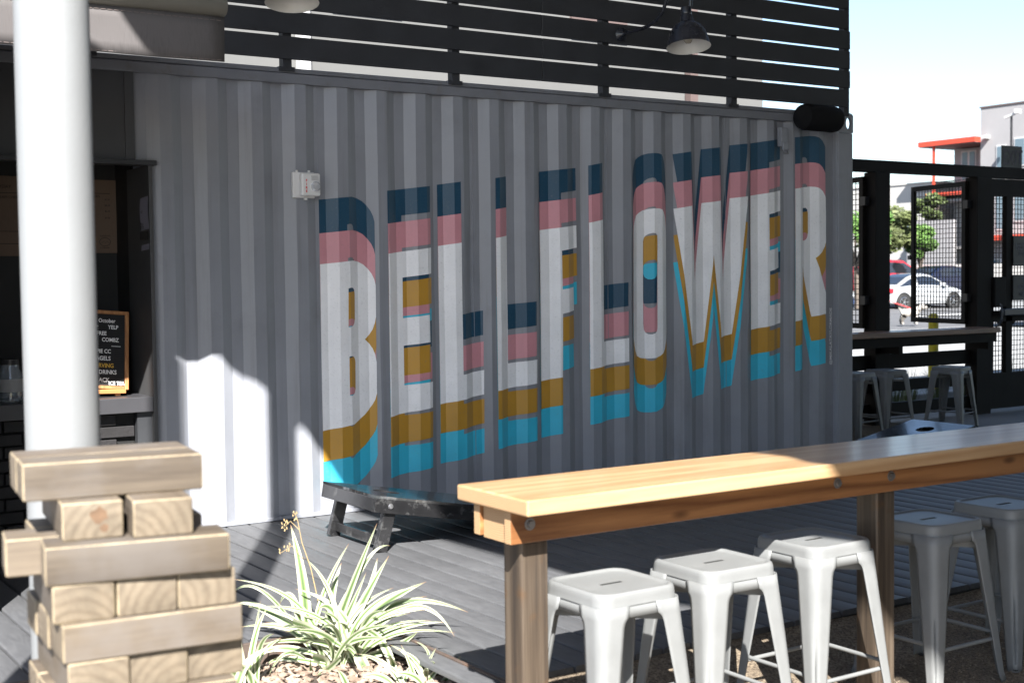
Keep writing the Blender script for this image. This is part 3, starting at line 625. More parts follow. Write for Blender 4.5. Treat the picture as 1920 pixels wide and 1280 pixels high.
# ---------------------------------------------------------------- giant block tower: every block is a thing
M_blk = wood('weathered block wood', (.058,.043,.030), (.160,.127,.09), 1.6, .65, bump=.2, rand=.22, ring=7, amp=.36, grey=(.125,.110,.098), knots=True)
def ringmat(name, loc, freq, c1, c2, wob=.02, rnd=0):
    m, nt, b = newmat(name); L = nt.links.new
    tc = N(nt,'ShaderNodeTexCoord'); mp = N(nt,'ShaderNodeMapping'); mp.inputs['Location'].default_value = loc; src = tc.outputs['Object']
    oi = N(nt,'ShaderNodeObjectInfo'); of = N(nt,'ShaderNodeVectorMath', operation='MULTIPLY_ADD'); L(oi.outputs['Random'], of.inputs[0]); of.inputs[1].default_value = (3*bool(rnd), rnd, -rnd*.4); L(src, of.inputs[2]); L(of.outputs[0], mp.inputs[0])
    s = N(nt,'ShaderNodeSeparateXYZ'); L(mp.outputs[0], s.inputs[0]); cb = N(nt,'ShaderNodeCombineXYZ'); L(s.outputs[1], cb.inputs[0]); L(s.outputs[2], cb.inputs[1])
    ln = N(nt,'ShaderNodeVectorMath', operation='LENGTH'); L(cb.outputs[0], ln.inputs[0]); no = N(nt,'ShaderNodeTexNoise', Scale=9.0, Detail=3.0); L(of.outputs[0], no.inputs['Vector'])
    a = N(nt,'ShaderNodeMath', operation='MULTIPLY_ADD'); L(no.outputs[0], a.inputs[0]); a.inputs[1].default_value = wob; L(ln.outputs['Value'], a.inputs[2])
    mu = N(nt,'ShaderNodeMath', operation='MULTIPLY'); L(a.outputs[0], mu.inputs[0]); mu.inputs[1].default_value = freq; fr = N(nt,'ShaderNodeMath', operation='PINGPONG'); fr.inputs[1].default_value = 1; L(mu.outputs[0], fr.inputs[0])
    rp = N(nt,'ShaderNodeValToRGB'); L(fr.outputs[0], rp.inputs[0]); rp.color_ramp.elements[0].color = (*c1,1); rp.color_ramp.elements[1].color = (*c2,1); rp.color_ramp.elements[0].position = .3
    n2 = N(nt,'ShaderNodeTexNoise', Scale=16.0, Detail=6.0, Roughness=.7); L(of.outputs[0], n2.inputs['Vector']); mr = N(nt,'ShaderNodeMapRange'); mr.inputs[1].default_value = .35; mr.inputs[2].default_value = .7; mr.inputs[3].default_value = .72; mr.inputs[4].default_value = 1.2; L(n2.outputs[0], mr.inputs[0])
    sc = N(nt,'ShaderNodeVectorMath', operation='SCALE'); L(rp.outputs[0], sc.inputs[0]); L(mr.outputs[0], sc.inputs['Scale'])
    L(sc.outputs[0], b.inputs['Base Color']); b.inputs['Roughness'].default_value = .7; return m
M_bend = ringmat('block end grain', (0,.01,.075), 105, (.158,.126,.088), (.122,.094,.064), .045, .09)
M_edge = paint('worn pale block edge', (.25,.20,.13), .6, var=.35, scale=30)
BL, BW, BH = .329, .109, .0695
def blk_mesh():
    mb = MB(); mb.box(-BL/2,BL/2,-BW/2,BW/2,-BH/2,BH/2); me = mb.mesh('wooden_block')
    bm = bmesh.new(); bm.from_mesh(me); bmesh.ops.bevel(bm, geom=bm.edges[:], offset=.006, segments=3, affect='EDGES', profile=.6); bm.to_mesh(me); bm.free()
    me.polygons.foreach_set('use_smooth', [True]*len(me.polygons)); me.set_sharp_from_angle(angle=R_(35)); me.materials.append(M_blk); me.materials.append(M_edge); me.materials.append(M_bend)
    for p in me.polygons:
        if max(abs(c) for c in p.normal) < .93: p.material_index = 1
        elif abs(p.normal.x) > .93: p.material_index = 2
    return me
bmes = []
for k in range(6):
    me = blk_mesh()
    rr = random.Random(k)
    for v in me.vertices: v.co += Vector((rr.uniform(-1,1),rr.uniform(-1,1),rr.uniform(-1,1)))*.0006
    bmes.append(me)
J0 = Vector((-1.962,-4.977)); JA = -.139; JT = 1.117
def jpos(u, v): return (J0.x+u*math.cos(JA)-v*math.sin(JA), J0.y+u*math.sin(JA)+v*math.cos(JA))
def block(u, v, layer, endon, label, rot=0, grp='blocks of the stacked tower'):
    x, y = jpos(u, v)
    o = link('wooden_block', random.choice(bmes), None, (x, y, JT-(layer+.5)*.07), (0, 0, JA+rot+(math.pi/2 if endon else 0)+(math.pi if random.random()<.5 else 0)))
    return tag(o, label, 'block', grp)
HL, HW = BL/2, BW/2
block(.165, .055, 0, False, 'weathered block lying crosswise on top of the tower, front one', .0)
block(.163, .168, 0, False, 'weathered block on top of the tower, behind the front one', .01)
bk = block(.116, .115, 1, True, 'block end with a rust stain just under the top blocks', .0)
bk.rotation_euler.z = JA+math.pi/2
st = MB(); rr_ = random.Random(3)
for cy, cz, r0 in ((.012,.010,.016),(.020,-.016,.008)):
    st.prism([(cy+r0*(.7+.5*rr_.random())*math.cos(k*.5236), cz+r0*(.6+.6*rr_.random())*math.sin(k*.5236)) for k in range(12)], lambda a, b_: (-BL/2-.0006, -a, b_), lambda a, b_: (-BL/2+.002, -a, b_))
obj('stain', st, paint('rust stain', (.115,.068,.038), .7, var=.3, scale=40), bk)
block(.240, .085, 1, True, 'plain block end right of the stained one under the top', -.015)
block(.192, -.045, 2, False, 'long front block of the third layer from the top', -.04)
block(.135, .072, 2, False, 'block pushed out to the left in the third layer', -.03)
block(.19, .19, 2, False, 'rear block of the third layer from the top', .02)
for k, (u, nm) in enumerate(((.091,'left'),(.202,'middle'),(.311,'right'))): block(u, .074+.004*k, 3, True, nm+' block end in the fourth layer from the top', .0+.012*k)
block(.212, -.042, 4, False, 'long front block with a dark knot in the fifth layer', .06)
block(.20, .073, 4, False, 'middle long block of the fifth layer from the top', .05)
block(.19, .186, 4, False, 'rear long block of the fifth layer from the top', .05)
for k, (u, nm) in enumerate(((.103,'left'),(.212,'middle'),(.322,'right'))): block(u, .062+.02*k, 5, True, nm+' block end in the sixth layer from the top', .06)
block(.20, -.045, 6, False, 'front long block of the seventh layer at the lower edge', .05)
block(.195, .07, 6, False, 'middle long block of the seventh layer from the top', .05)
block(.19, .182, 6, False, 'rear long block of the seventh layer from the top', .05)
low = 'wooden block low in the tower, below the lower edge of the view'
for lay in range(7, 18):
    for k in range(3):
        if lay % 2: block(.09+k*.11, .07, lay, True, low, .05, 'hidden blocks low in the tower')
        else: block(.195, -.045+k*.113, lay, False, low, .05, 'hidden blocks low in the tower')

# ---------------------------------------------------------------- planter, mulch stones, plants
t = thing('planter', 'rusty dark steel planter edging let into the deck', 'planter', (-.6, -3.0, -.13))
M_rust = paint('dark rusty steel', (.075,.055,.045), .7, var=.3, scale=9, dirt=((.22,.10,.05), .6, 6), bump=.3, bscale=50)
g = MB(); g.box(-1.45,.012,-2.508,-2.490,-.13,.006); obj('edging', g, M_rust, t, bevel=.002, world=True)
g = MB(); g.box(.012,.028,-3.62,-2.490,-.13,.008); obj('edging', g, M_rust, t, bevel=.002, world=True)
g = MB(); g.box(-1.45,.012,-3.62,-3.604,-.13,.002); g.box(-1.466,-1.45,-3.62,-2.49,-.13,.002); obj('edging', g, M_rust, t, world=True)
soil = MB(); nx, ny = 30, 24
vs = [(-1.45+1.462*i/nx, -3.604+1.095*j/ny, -.088+.012*math.sin(i*.9)*math.cos(j*.7)+random.uniform(-.004,.004)) for j in range(ny+1) for i in range(nx+1)]
b0 = soil.add(vs, [])
for j in range(ny):
    for i in range(nx): soil.f.append([j*(nx+1)+i, j*(nx+1)+i+1, (j+1)*(nx+1)+i+1, (j+1)*(nx+1)+i]); soil.mi.append(0)
struct(obj('soil', soil, paint('dark soil', (.05,.038,.03), .95, var=.3, scale=20, bump=.6, bscale=90), fix=False))
def pebbles(name, n, fx, fy, fz, smin, smax, mat, flat=.6, label=None):
    mb = MB(); base = [(1,0,0),(-1,0,0),(0,1,0),(0,-1,0),(0,0,1),(0,0,-1),(.6,.6,.5),(-.6,.6,.5),(.6,-.6,.5),(-.6,-.6,.5)]
    tri = [(4,6,8),(6,0,8),(4,7,6),(7,2,6),(4,9,7),(9,1,7),(4,8,9),(8,3,9),(6,2,0),(7,1,2),(9,3,1),(8,0,3),(0,2,5),(2,1,5),(1,3,5),(3,0,5)]
    for _ in range(n):
        x, y = fx(), fy(); s = random.uniform(smin, smax); rz = random.uniform(0,6.3)
        a = s*random.uniform(.7,1.4); b_ = s*random.uniform(.5,1); c = s*flat*random.uniform(.6,1.1)
        tx, ty = random.uniform(-.5,.5), random.uniform(-.5,.5); M_ = Tm(x,y,fz(x,y)+c*.4,tx,ty,rz)
        mb.add([M_ @ Vector((p[0]*a*random.uniform(.8,1.1),p[1]*b_*random.uniform(.8,1.1),p[2]*c)) for p in base], tri)
    o = obj(name, mb, mat, None, fix=False); o['kind'] = 'stuff'; o['label'] = label; o['category'] = 'stones'; return o
def stone_mat(name, c1, c2, sc):
    m, nt, b = newmat(name); L = nt.links.new
    tc = N(nt, 'ShaderNodeTexCoord'); vo = N(nt, 'ShaderNodeTexVoronoi', Scale=sc); L(tc.outputs['Object'], vo.inputs['Vector']); sx = N(nt,'ShaderNodeSeparateXYZ'); L(vo.outputs['Color'], sx.inputs[0])
    rp = N(nt,'ShaderNodeValToRGB'); L(sx.outputs[0], rp.inputs[0]); rp.color_ramp.elements[0].color = (*c1,1); rp.color_ramp.elements[1].color = (*c2,1); L(rp.outputs[0], b.inputs['Base Color']); b.inputs['Roughness'].default_value = .85
    no = N(nt,'ShaderNodeTexNoise', Scale=120.0, Detail=4.0); L(tc.outputs['Object'], no.inputs['Vector']); bp = N(nt,'ShaderNodeBump', Strength=.3, Distance=.003); L(no.outputs[0], bp.inputs['Height']); L(bp.outputs[0], b.inputs['Normal'])
    return m
pebbles('bark_mulch', 3200, lambda: random.uniform(-1.4,-.0), lambda: random.uniform(-3.58,-2.53), lambda x,y: -.083, .012, .026, stone_mat('pale bark chips', (.17,.12,.088), (.34,.265,.21), 30), .45, 'pale bark chips covering the planter soil')
pebbles('loose_grit', 9000, lambda: random.uniform(-.9,3.6), lambda: random.uniform(-5.2,-3.52), lambda x,y: -.13, .003, .007, stone_mat('tan grit', (.10,.074,.05), (.28,.225,.165), 60), .8, 'loose tan grit on the ground under the bar stools')

def leaf_mat():
    m, nt, b = newmat('cream-edged leaf'); L = nt.links.new
    uv = N(nt,'ShaderNodeUVMap'); sp = N(nt,'ShaderNodeSeparateXYZ'); L(uv.outputs[0], sp.inputs[0]); oi = N(nt,'ShaderNodeObjectInfo')
    a = N(nt,'ShaderNodeMath', operation='SUBTRACT'); L(sp.outputs[0], a.inputs[0]); a.inputs[1].default_value = .5
    ab = N(nt,'ShaderNodeMath', operation='ABSOLUTE'); L(a.outputs[0], ab.inputs[0])
    mp = N(nt,'ShaderNodeMapping'); mp.inputs['Scale'].default_value = (30, 1.2, 1); L(uv.outputs[0], mp.inputs[0]); no = N(nt,'ShaderNodeTexNoise', Scale=1.0, Detail=3.0); L(mp.outputs[0], no.inputs['Vector'])
    md = N(nt,'ShaderNodeMath', operation='MULTIPLY_ADD'); L(no.outputs[0], md.inputs[0]); md.inputs[1].default_value = .22; L(ab.outputs[0], md.inputs[2])
    rp = N(nt,'ShaderNodeValToRGB'); L(md.outputs[0], rp.inputs[0]); e = rp.color_ramp.elements; e[0].color = (.09,.15,.05,1); e[0].position = .14; e[1].color = (.52,.54,.40,1); e[1].position = .40
    e2 = rp.color_ramp.elements.new(.22); e2.color = (.15,.22,.085,1); e3 = rp.color_ramp.elements.new(.30); e3.color = (.25,.32,.15,1)
    tp = N(nt,'ShaderNodeMapRange'); tp.inputs[1].default_value = .93; tp.inputs[2].default_value = 1.0; L(sp.outputs[1], tp.inputs[0])
    mx = N(nt,'ShaderNodeMix', data_type='RGBA'); L(tp.outputs[0], mx.inputs[0]); L(rp.outputs[0], mx.inputs[6]); mx.inputs[7].default_value = (.28,.12,.06,1)
    hs = N(nt,'ShaderNodeHueSaturation'); L(mx.outputs[2], hs.inputs['Color']); vr = N(nt,'ShaderNodeMapRange'); vr.inputs[3].default_value = .72; vr.inputs[4].default_value = 1.05; L(oi.outputs['Random'], vr.inputs[0]); L(vr.outputs[0], hs.inputs['Value'])
    L(hs.outputs[0], b.inputs['Base Color']); b.inputs['Roughness'].default_value = .42
    tr = N(nt,'ShaderNodeBsdfTranslucent'); L(hs.outputs[0], tr.inputs[0]); ms = N(nt,'ShaderNodeMixShader'); ms.inputs[0].default_value = .22; L(b.outputs[0], ms.inputs[1]); L(tr.outputs[0], ms.inputs[2]); L(ms.outputs[0], nt.nodes['Material Output'].inputs[0])
    return m
M_leaf = leaf_mat()
def leaf(parent, b, mi, t, w):
    b, mi, t = Vector(b), Vector(mi), Vector(t); c = mi*2-(b+t)*.5; n = 16
    pts = [b*(1-s)**2 + c*2*s*(1-s) + t*s*s for s in [k/n for k in range(n+1)]]
    view = Vector((.3+random.uniform(-.5,.5), random.uniform(-1.0,.2), random.uniform(.0,.9))); verts = []; uvs = []
    for k in range(n+1):
        s = k/n; d = (pts[min(k+1,n)]-pts[max(k-1,0)]).normalized()
        a = d.cross(Vector((random.uniform(-.02,.02)-.55,-.80,.25)) + view*.25); a = a.normalized() if a.length > 1e-4 else Vector((1,0,0))
        nn = a.cross(d)
        ww = w*.5*max(.02, (min(1, .55+s*1.6) * (1-s**2.6)))
        for j, (u, dep) in enumerate(((-1,.0),(-.5,.16),(0,.30),(.5,.16),(1,.0))):
            verts.append(pts[k]+a*u*ww+nn*(-dep*ww)); uvs.append((.5+u*.5, s))
    fs = [[k*5+j, k*5+j+1, (k+1)*5+j+1, (k+1)*5+j] for k in range(n) for j in range(4)]
    me = bpy.data.meshes.new('leaf'); me.from_pydata([tuple(v) for v in verts], [], fs)
    ul = me.uv_layers.new(name='UVMap')
    for p in me.polygons:
        for li in p.loop_indices: ul.data[li].uv = uvs[me.loops[li].vertex_index]
    me.polygons.foreach_set('use_smooth', [True]*len(me.polygons)); me.materials.append(M_leaf)
    o = link('leaf', me, parent); o.matrix_parent_inverse = root_of(parent).inverted(); return o
LEAVES=[
((-0.29,-2.515,-0.028),(-0.306,-2.52,0.225),(-0.329,-2.462,0.453),0.039),
((-0.301,-2.59,-0.01),(-0.251,-2.6,0.185),(-0.163,-2.658,0.387),0.018),
((-0.196,-2.516,-0.031),(-0.2,-2.564,0.148),(-0.139,-2.536,0.284),0.029),
((-0.208,-2.568,-0.029),(-0.142,-2.629,0.199),(-0.033,-2.656,0.455),0.025),
((-0.158,-2.518,-0.048),(-0.084,-2.621,0.274),(0.041,-2.627,0.349),0.015),
((-0.186,-2.642,-0.016),(-0.122,-2.676,0.135),(-0.021,-2.731,0.332),0.033),
((-0.106,-2.575,-0.02),(-0.073,-2.646,0.169),(-0.014,-2.617,0.303),0.023),
((-0.174,-2.685,-0.009),(-0.065,-2.731,0.126),(0.087,-2.843,0.232),0.034),
((-0.099,-2.639,-0.007),(0.032,-2.747,0.138),(0.264,-2.872,0.088),0.026),
((-0.145,-2.728,-0.004),(0.047,-2.817,0.132),(0.164,-2.93,0.015),0.02),
((-0.09,-2.671,-0.043),(-0.021,-2.731,0.007),(0.032,-2.745,0.062),0.026),
((-0.276,-2.464,-0.042),(-0.335,-2.475,0.155),(-0.358,-2.402,0.117),0.026),
((-0.276,-2.464,-0.042),(-0.437,-2.406,0.186),(-0.526,-2.289,0.154),0.013),
((-0.299,-2.569,-0.032),(-0.425,-2.477,0.115),(-0.539,-2.401,0.149),0.015),
((-0.341,-2.66,-0.017),(-0.404,-2.555,0.058),(-0.572,-2.503,0.076),0.02),
((-0.272,-2.647,-0.037),(-0.436,-2.501,0.11),(-0.522,-2.472,0.143),0.029),
((-0.229,-2.794,-0.033),(-0.248,-2.683,0.125),(-0.332,-2.716,0.153),0.033),
((-0.18,-2.892,-0.121),(-0.187,-2.761,-0.024),(-0.231,-2.846,0.093),0.041),
((-0.443,-2.729,0.124),(-0.314,-2.686,0.049),(-0.259,-2.856,0.003),0.035),
((-0.25,-2.863,-0.002),(-0.276,-2.712,0.025),(-0.408,-2.756,0.042),0.021),
((-0.104,-2.941,-0.105),(-0.109,-2.81,0.02),(-0.224,-2.851,0.085),0.027),
((-0.169,-2.775,-0.048),(-0.039,-2.799,-0.023),(0.019,-2.893,0.053),0.026),
((-0.337,-2.784,-0.046),(-0.428,-2.605,-0.05),(-0.525,-2.661,-0.049),0.018),
((-0.343,-2.719,-0.02),(-0.436,-2.568,-0.016),(-0.54,-2.59,-0.032),0.023),
((-0.205,-2.56,-0.056),(-0.154,-2.621,0.093),(-0.073,-2.629,0.253),0.021),
((-0.198,-2.492,-0.048),(-0.175,-2.572,0.086),(-0.116,-2.534,0.166),0.026),
((-0.147,-2.966,-0.007),(-0.072,-2.871,-0.099),(-0.123,-2.988,-0.113),0.023),
((-0.435,-2.813,-0.0),(-0.443,-2.641,-0.021),(-0.553,-2.739,-0.065),0.014),
((-0.407,-2.831,0.005),(-0.312,-2.73,-0.069),(-0.4,-2.84,-0.067),0.041),
((-0.332,-2.904,0.004),(-0.346,-2.722,-0.1),(-0.425,-2.843,0.005),0.023),
((-0.216,-2.742,-0.013),(-0.173,-2.709,0.02),(-0.252,-2.715,0.04),0.023),
]
L2=[
((-0.646,-2.763,-0.082),(-0.621,-2.769,0.093),(-0.576,-2.792,0.212),0.02),
((-0.655,-2.757,-0.082),(-0.668,-2.741,0.055),(-0.672,-2.733,0.143),0.023),
((-0.652,-2.735,-0.087),(-0.618,-2.748,0.077),(-0.588,-2.759,0.235),0.013),
((-0.664,-2.751,-0.076),(-0.678,-2.735,0.028),(-0.737,-2.696,0.051),0.015),
]
L3=[
((-0.068,-3.084,-0.104),(-0.057,-3.087,-0.038),(-0.022,-3.106,0.041),0.015),
((-0.074,-3.104,-0.098),(-0.049,-3.118,-0.06),(-0.006,-3.143,-0.003),0.02),
((-0.037,-3.14,-0.107),(0.001,-3.162,-0.058),(0.039,-3.183,0.018),0.026),
((-0.082,-3.074,-0.104),(-0.084,-3.068,-0.016),(-0.147,-3.024,0.035),0.018),
((-0.092,-3.068,-0.104),(-0.103,-3.057,-0.038),(-0.134,-3.031,0.054),0.016),
((-0.207,-3.11,-0.073),(-0.26,-3.073,-0.034),(-0.313,-3.04,-0.044),0.023),
((-0.371,-3.064,-0.088),(-0.386,-3.05,-0.029),(-0.405,-3.036,0.004),0.021),
((-0.063,-3.028,-0.119),(-0.022,-3.049,-0.008),(-0.066,-3.016,0.053),0.012),
]
STALK=[[(-0.256,-2.56,-0.023),(-0.255,-2.551,0.153),(-0.275,-2.531,0.282),(-0.301,-2.508,0.383),(-0.312,-2.496,0.471),(-0.321,-2.488,0.506)],[(-0.309,-2.5,0.436),(-0.337,-2.48,0.471),(-0.362,-2.464,0.442)],[(-0.301,-2.512,0.318),(-0.335,-2.486,0.371),(-0.373,-2.463,0.343)]]
def filler(parent, cx, cy, n, lmin, lmax, wmin, wmax, z=-.09):
    for k in range(n):
        a = random.uniform(0, 6.283); l = random.uniform(lmin, lmax); el = random.uniform(.45, 1.35)
        b = Vector((cx+random.uniform(-.07,.07), cy+random.uniform(-.05,.05), z)); h = Vector((math.cos(a), math.sin(a), 0))
        mi = b + h*l*.42*math.cos(el) + Vector((0,0,l*.55*math.sin(el)))
        tp = b + h*l*math.cos(el*.75) + Vector((0,0,l*(.85*math.sin(el)-.12*(1-el/1.5))))
        tp.z = max(tp.z, -.07); tp.y = min(tp.y, -2.36); mi.y = min(mi.y, -2.46)
        leaf(parent, b, mi, tp, random.uniform(wmin, wmax))
t = thing('variegated_plant', 'large cream-striped strap-leaved plant in the planter beside the deck', 'plant', (-.2, -2.66, -.09))
for b, mi, tp, w in LEAVES: leaf(t, b, mi, tp, w*1.25)
filler(t, -.22, -2.70, 38, .24, .52, .018, .030)
M_dry = paint('dry straw stalk', (.36,.26,.13), .8)
g = MB(); g.tube(STALK[0], [.0025,.0024,.0022,.002,.0016,.001], 6)
for br in STALK[1:]: g.tube(br, [.0015,.0012,.001], 5)
for br in STALK:
    for k in range(9):
        p = Vector(br[-1]).lerp(Vector(br[-2]), random.random()*.9)+Vector((random.uniform(-.012,.012),random.uniform(-.01,.01),random.uniform(-.015,.012)))
        g.tube([p, p+Vector((random.uniform(-.004,.004),0,.009))], .0026, 5)
obj('flower_stalk', g, M_dry, t, 60, world=True)
t = thing('variegated_plant', 'small cream-striped plant half hidden behind the block tower', 'plant', (-.66, -2.76, -.09))
for b, mi, tp, w in L2: leaf(t, b, mi, tp, w*1.25)
filler(t, -.66, -2.80, 8, .15, .33, .02, .034)
t = thing('variegated_plant', 'small cream-striped plant at the planter corner near the bar post', 'plant', (-.06, -3.05, -.09))
for b, mi, tp, w in L3: leaf(t, b, mi, tp, w*1.25)
filler(t, -.10, -3.10, 7, .12, .26, .018, .03)

# ---------------------------------------------------------------- bar table
M_fir = wood('varnished fir', (.33,.185,.085), (.46,.305,.165), 1.6, .4, coat=.45, bump=.08, rand=.04, ring=11)
M_fir2 = wood('fir apron', (.125,.045,.015), (.33,.155,.06), 1.5, .42, coat=.25, bump=.1, rand=.08, ring=12, amp=.75)
def endgrain():
    m, nt, b = newmat('fir end grain'); L = nt.links.new
    tc = N(nt,'ShaderNodeTexCoord'); mp = N(nt,'ShaderNodeMapping'); mp.inputs['Location'].default_value = (0, 4.08, -.86); L(tc.outputs['Object'], mp.inputs[0])
    s = N(nt,'ShaderNodeSeparateXYZ'); L(mp.outputs[0], s.inputs[0]); cb = N(nt,'ShaderNodeCombineXYZ'); L(s.outputs[1], cb.inputs[0]); L(s.outputs[2], cb.inputs[1])
    ln = N(nt,'ShaderNodeVectorMath', operation='LENGTH'); L(cb.outputs[0], ln.inputs[0]); no = N(nt,'ShaderNodeTexNoise', Scale=9.0, Detail=3.0); L(tc.outputs['Object'], no.inputs['Vector'])
    a = N(nt,'ShaderNodeMath', operation='MULTIPLY_ADD'); L(no.outputs[0], a.inputs[0]); a.inputs[1].default_value = .02; L(ln.outputs['Value'], a.inputs[2])
    mu = N(nt,'ShaderNodeMath', operation='MULTIPLY'); L(a.outputs[0], mu.inputs[0]); mu.inputs[1].default_value = 150; fr = N(nt,'ShaderNodeMath', operation='FRACT'); L(mu.outputs[0], fr.inputs[0])
    rp = N(nt,'ShaderNodeValToRGB'); L(fr.outputs[0], rp.inputs[0]); rp.color_ramp.elements[0].color = (.42,.28,.155,1); rp.color_ramp.elements[1].color = (.26,.135,.058,1); rp.color_ramp.elements[0].position = .45
    L(rp.outputs[0], b.inputs['Base Color']); b.inputs['Roughness'].default_value = .6; return m
M_end = endgrain()
t = thing('bar_table', 'long varnished timber bar table on square rusty steel posts', 'table', (2.9, -4.09, -.13))
def beam(name, x0, x1, y0, y1, z0, z1, mat, bev):
    g = MB(); g.box(x0, x1, y0, y1, z0, z1); me = g.mesh(name)
    for p in me.polygons:
        if abs(p.normal.x) > .9: p.material_index = 1
    return obj(name, me, [mat, M_end], t, bevel=bev, seg=3, world=True)
beam('table_top', -.39, 6.4, -4.29, -3.89, .750, .800, M_fir, .007)
beam('apron', -.372, 6.38, -4.172, -4.136, .648, .7495, M_fir2, .003)
beam('apron', -.372, 6.38, -3.998, -3.962, .652, .7495, M_fir2, .003)
for xx in (-.36, 1.26, 2.85, 4.4, 5.9): beam('block', xx, xx+.16, -4.1355, -3.9985, .645, .7495, M_fir2, .003)
M_post = paint('rust-streaked steel tube', (.16,.12,.085), .45, metal=.55, var=.35, scale=5, dirt=((.30,.17,.08), .7, 4), bump=.1, bscale=60)
def streak(name):
    m, nt, b = newmat(name); L = nt.links.new
    tc = N(nt,'ShaderNodeTexCoord'); mp = N(nt,'ShaderNodeMapping'); mp.inputs['Scale'].default_value = (34,34,.9); L(tc.outputs['Object'], mp.inputs[0])
    n1 = N(nt,'ShaderNodeTexNoise', Scale=1.0, Detail=6.0, Roughness=.6); L(mp.outputs[0], n1.inputs['Vector']); n2 = N(nt,'ShaderNodeTexNoise', Scale=9.0, Detail=6.0); L(tc.outputs['Object'], n2.inputs['Vector'])
    rp = N(nt,'ShaderNodeValToRGB'); L(n1.outputs[0], rp.inputs[0]); e = rp.color_ramp.elements; e[0].color = (.045,.036,.03,1); e[0].position = .32; e[1].color = (.15,.118,.088,1); e[1].position = .68
    e2 = e.new(.5); e2.color = (.09,.068,.05,1)
    gr = N(nt,'ShaderNodeMapRange'); gr.inputs[1].default_value = .58; gr.inputs[2].default_value = .72; gr.inputs[4].default_value = .8; L(n2.outputs[0], gr.inputs[0])
    mx = N(nt,'ShaderNodeMix', data_type='RGBA'); L(gr.outputs[0], mx.inputs[0]); L(rp.outputs[0], mx.inputs[6]); mx.inputs[7].default_value = (.12,.066,.032,1); L(mx.outputs[2], b.inputs['Base Color'])
    b.inputs['Metallic'].default_value = .35; b.inputs['Roughness'].default_value = .4; return m
M_post = streak('streaked mill-scale steel')
for xx in (-.31, 1.268, 2.86, 4.41, 5.91):
    g = MB(); g.box(xx, xx+.102, -4.1335, -4.031, -.13, .6449); o = obj('post', g, M_post, t, bevel=.010, seg=4, world=True)
for xx in (-.303, 1.02, 1.30, 2.9, 4.45):
    g = MB(); g.lathe([(0,.010),(.011,.010),(.012,.006),(.012,0)], 6, Tm(xx,-4.1745,.705,R_(90))); g.lathe([(.012,.002),(.019,.002),(.019,0)], 16, Tm(xx,-4.172,.705,R_(90))); obj('bolt', g, paint('zinc bolt', (.32,.32,.32), .4, metal=.8), t, 40, world=True)

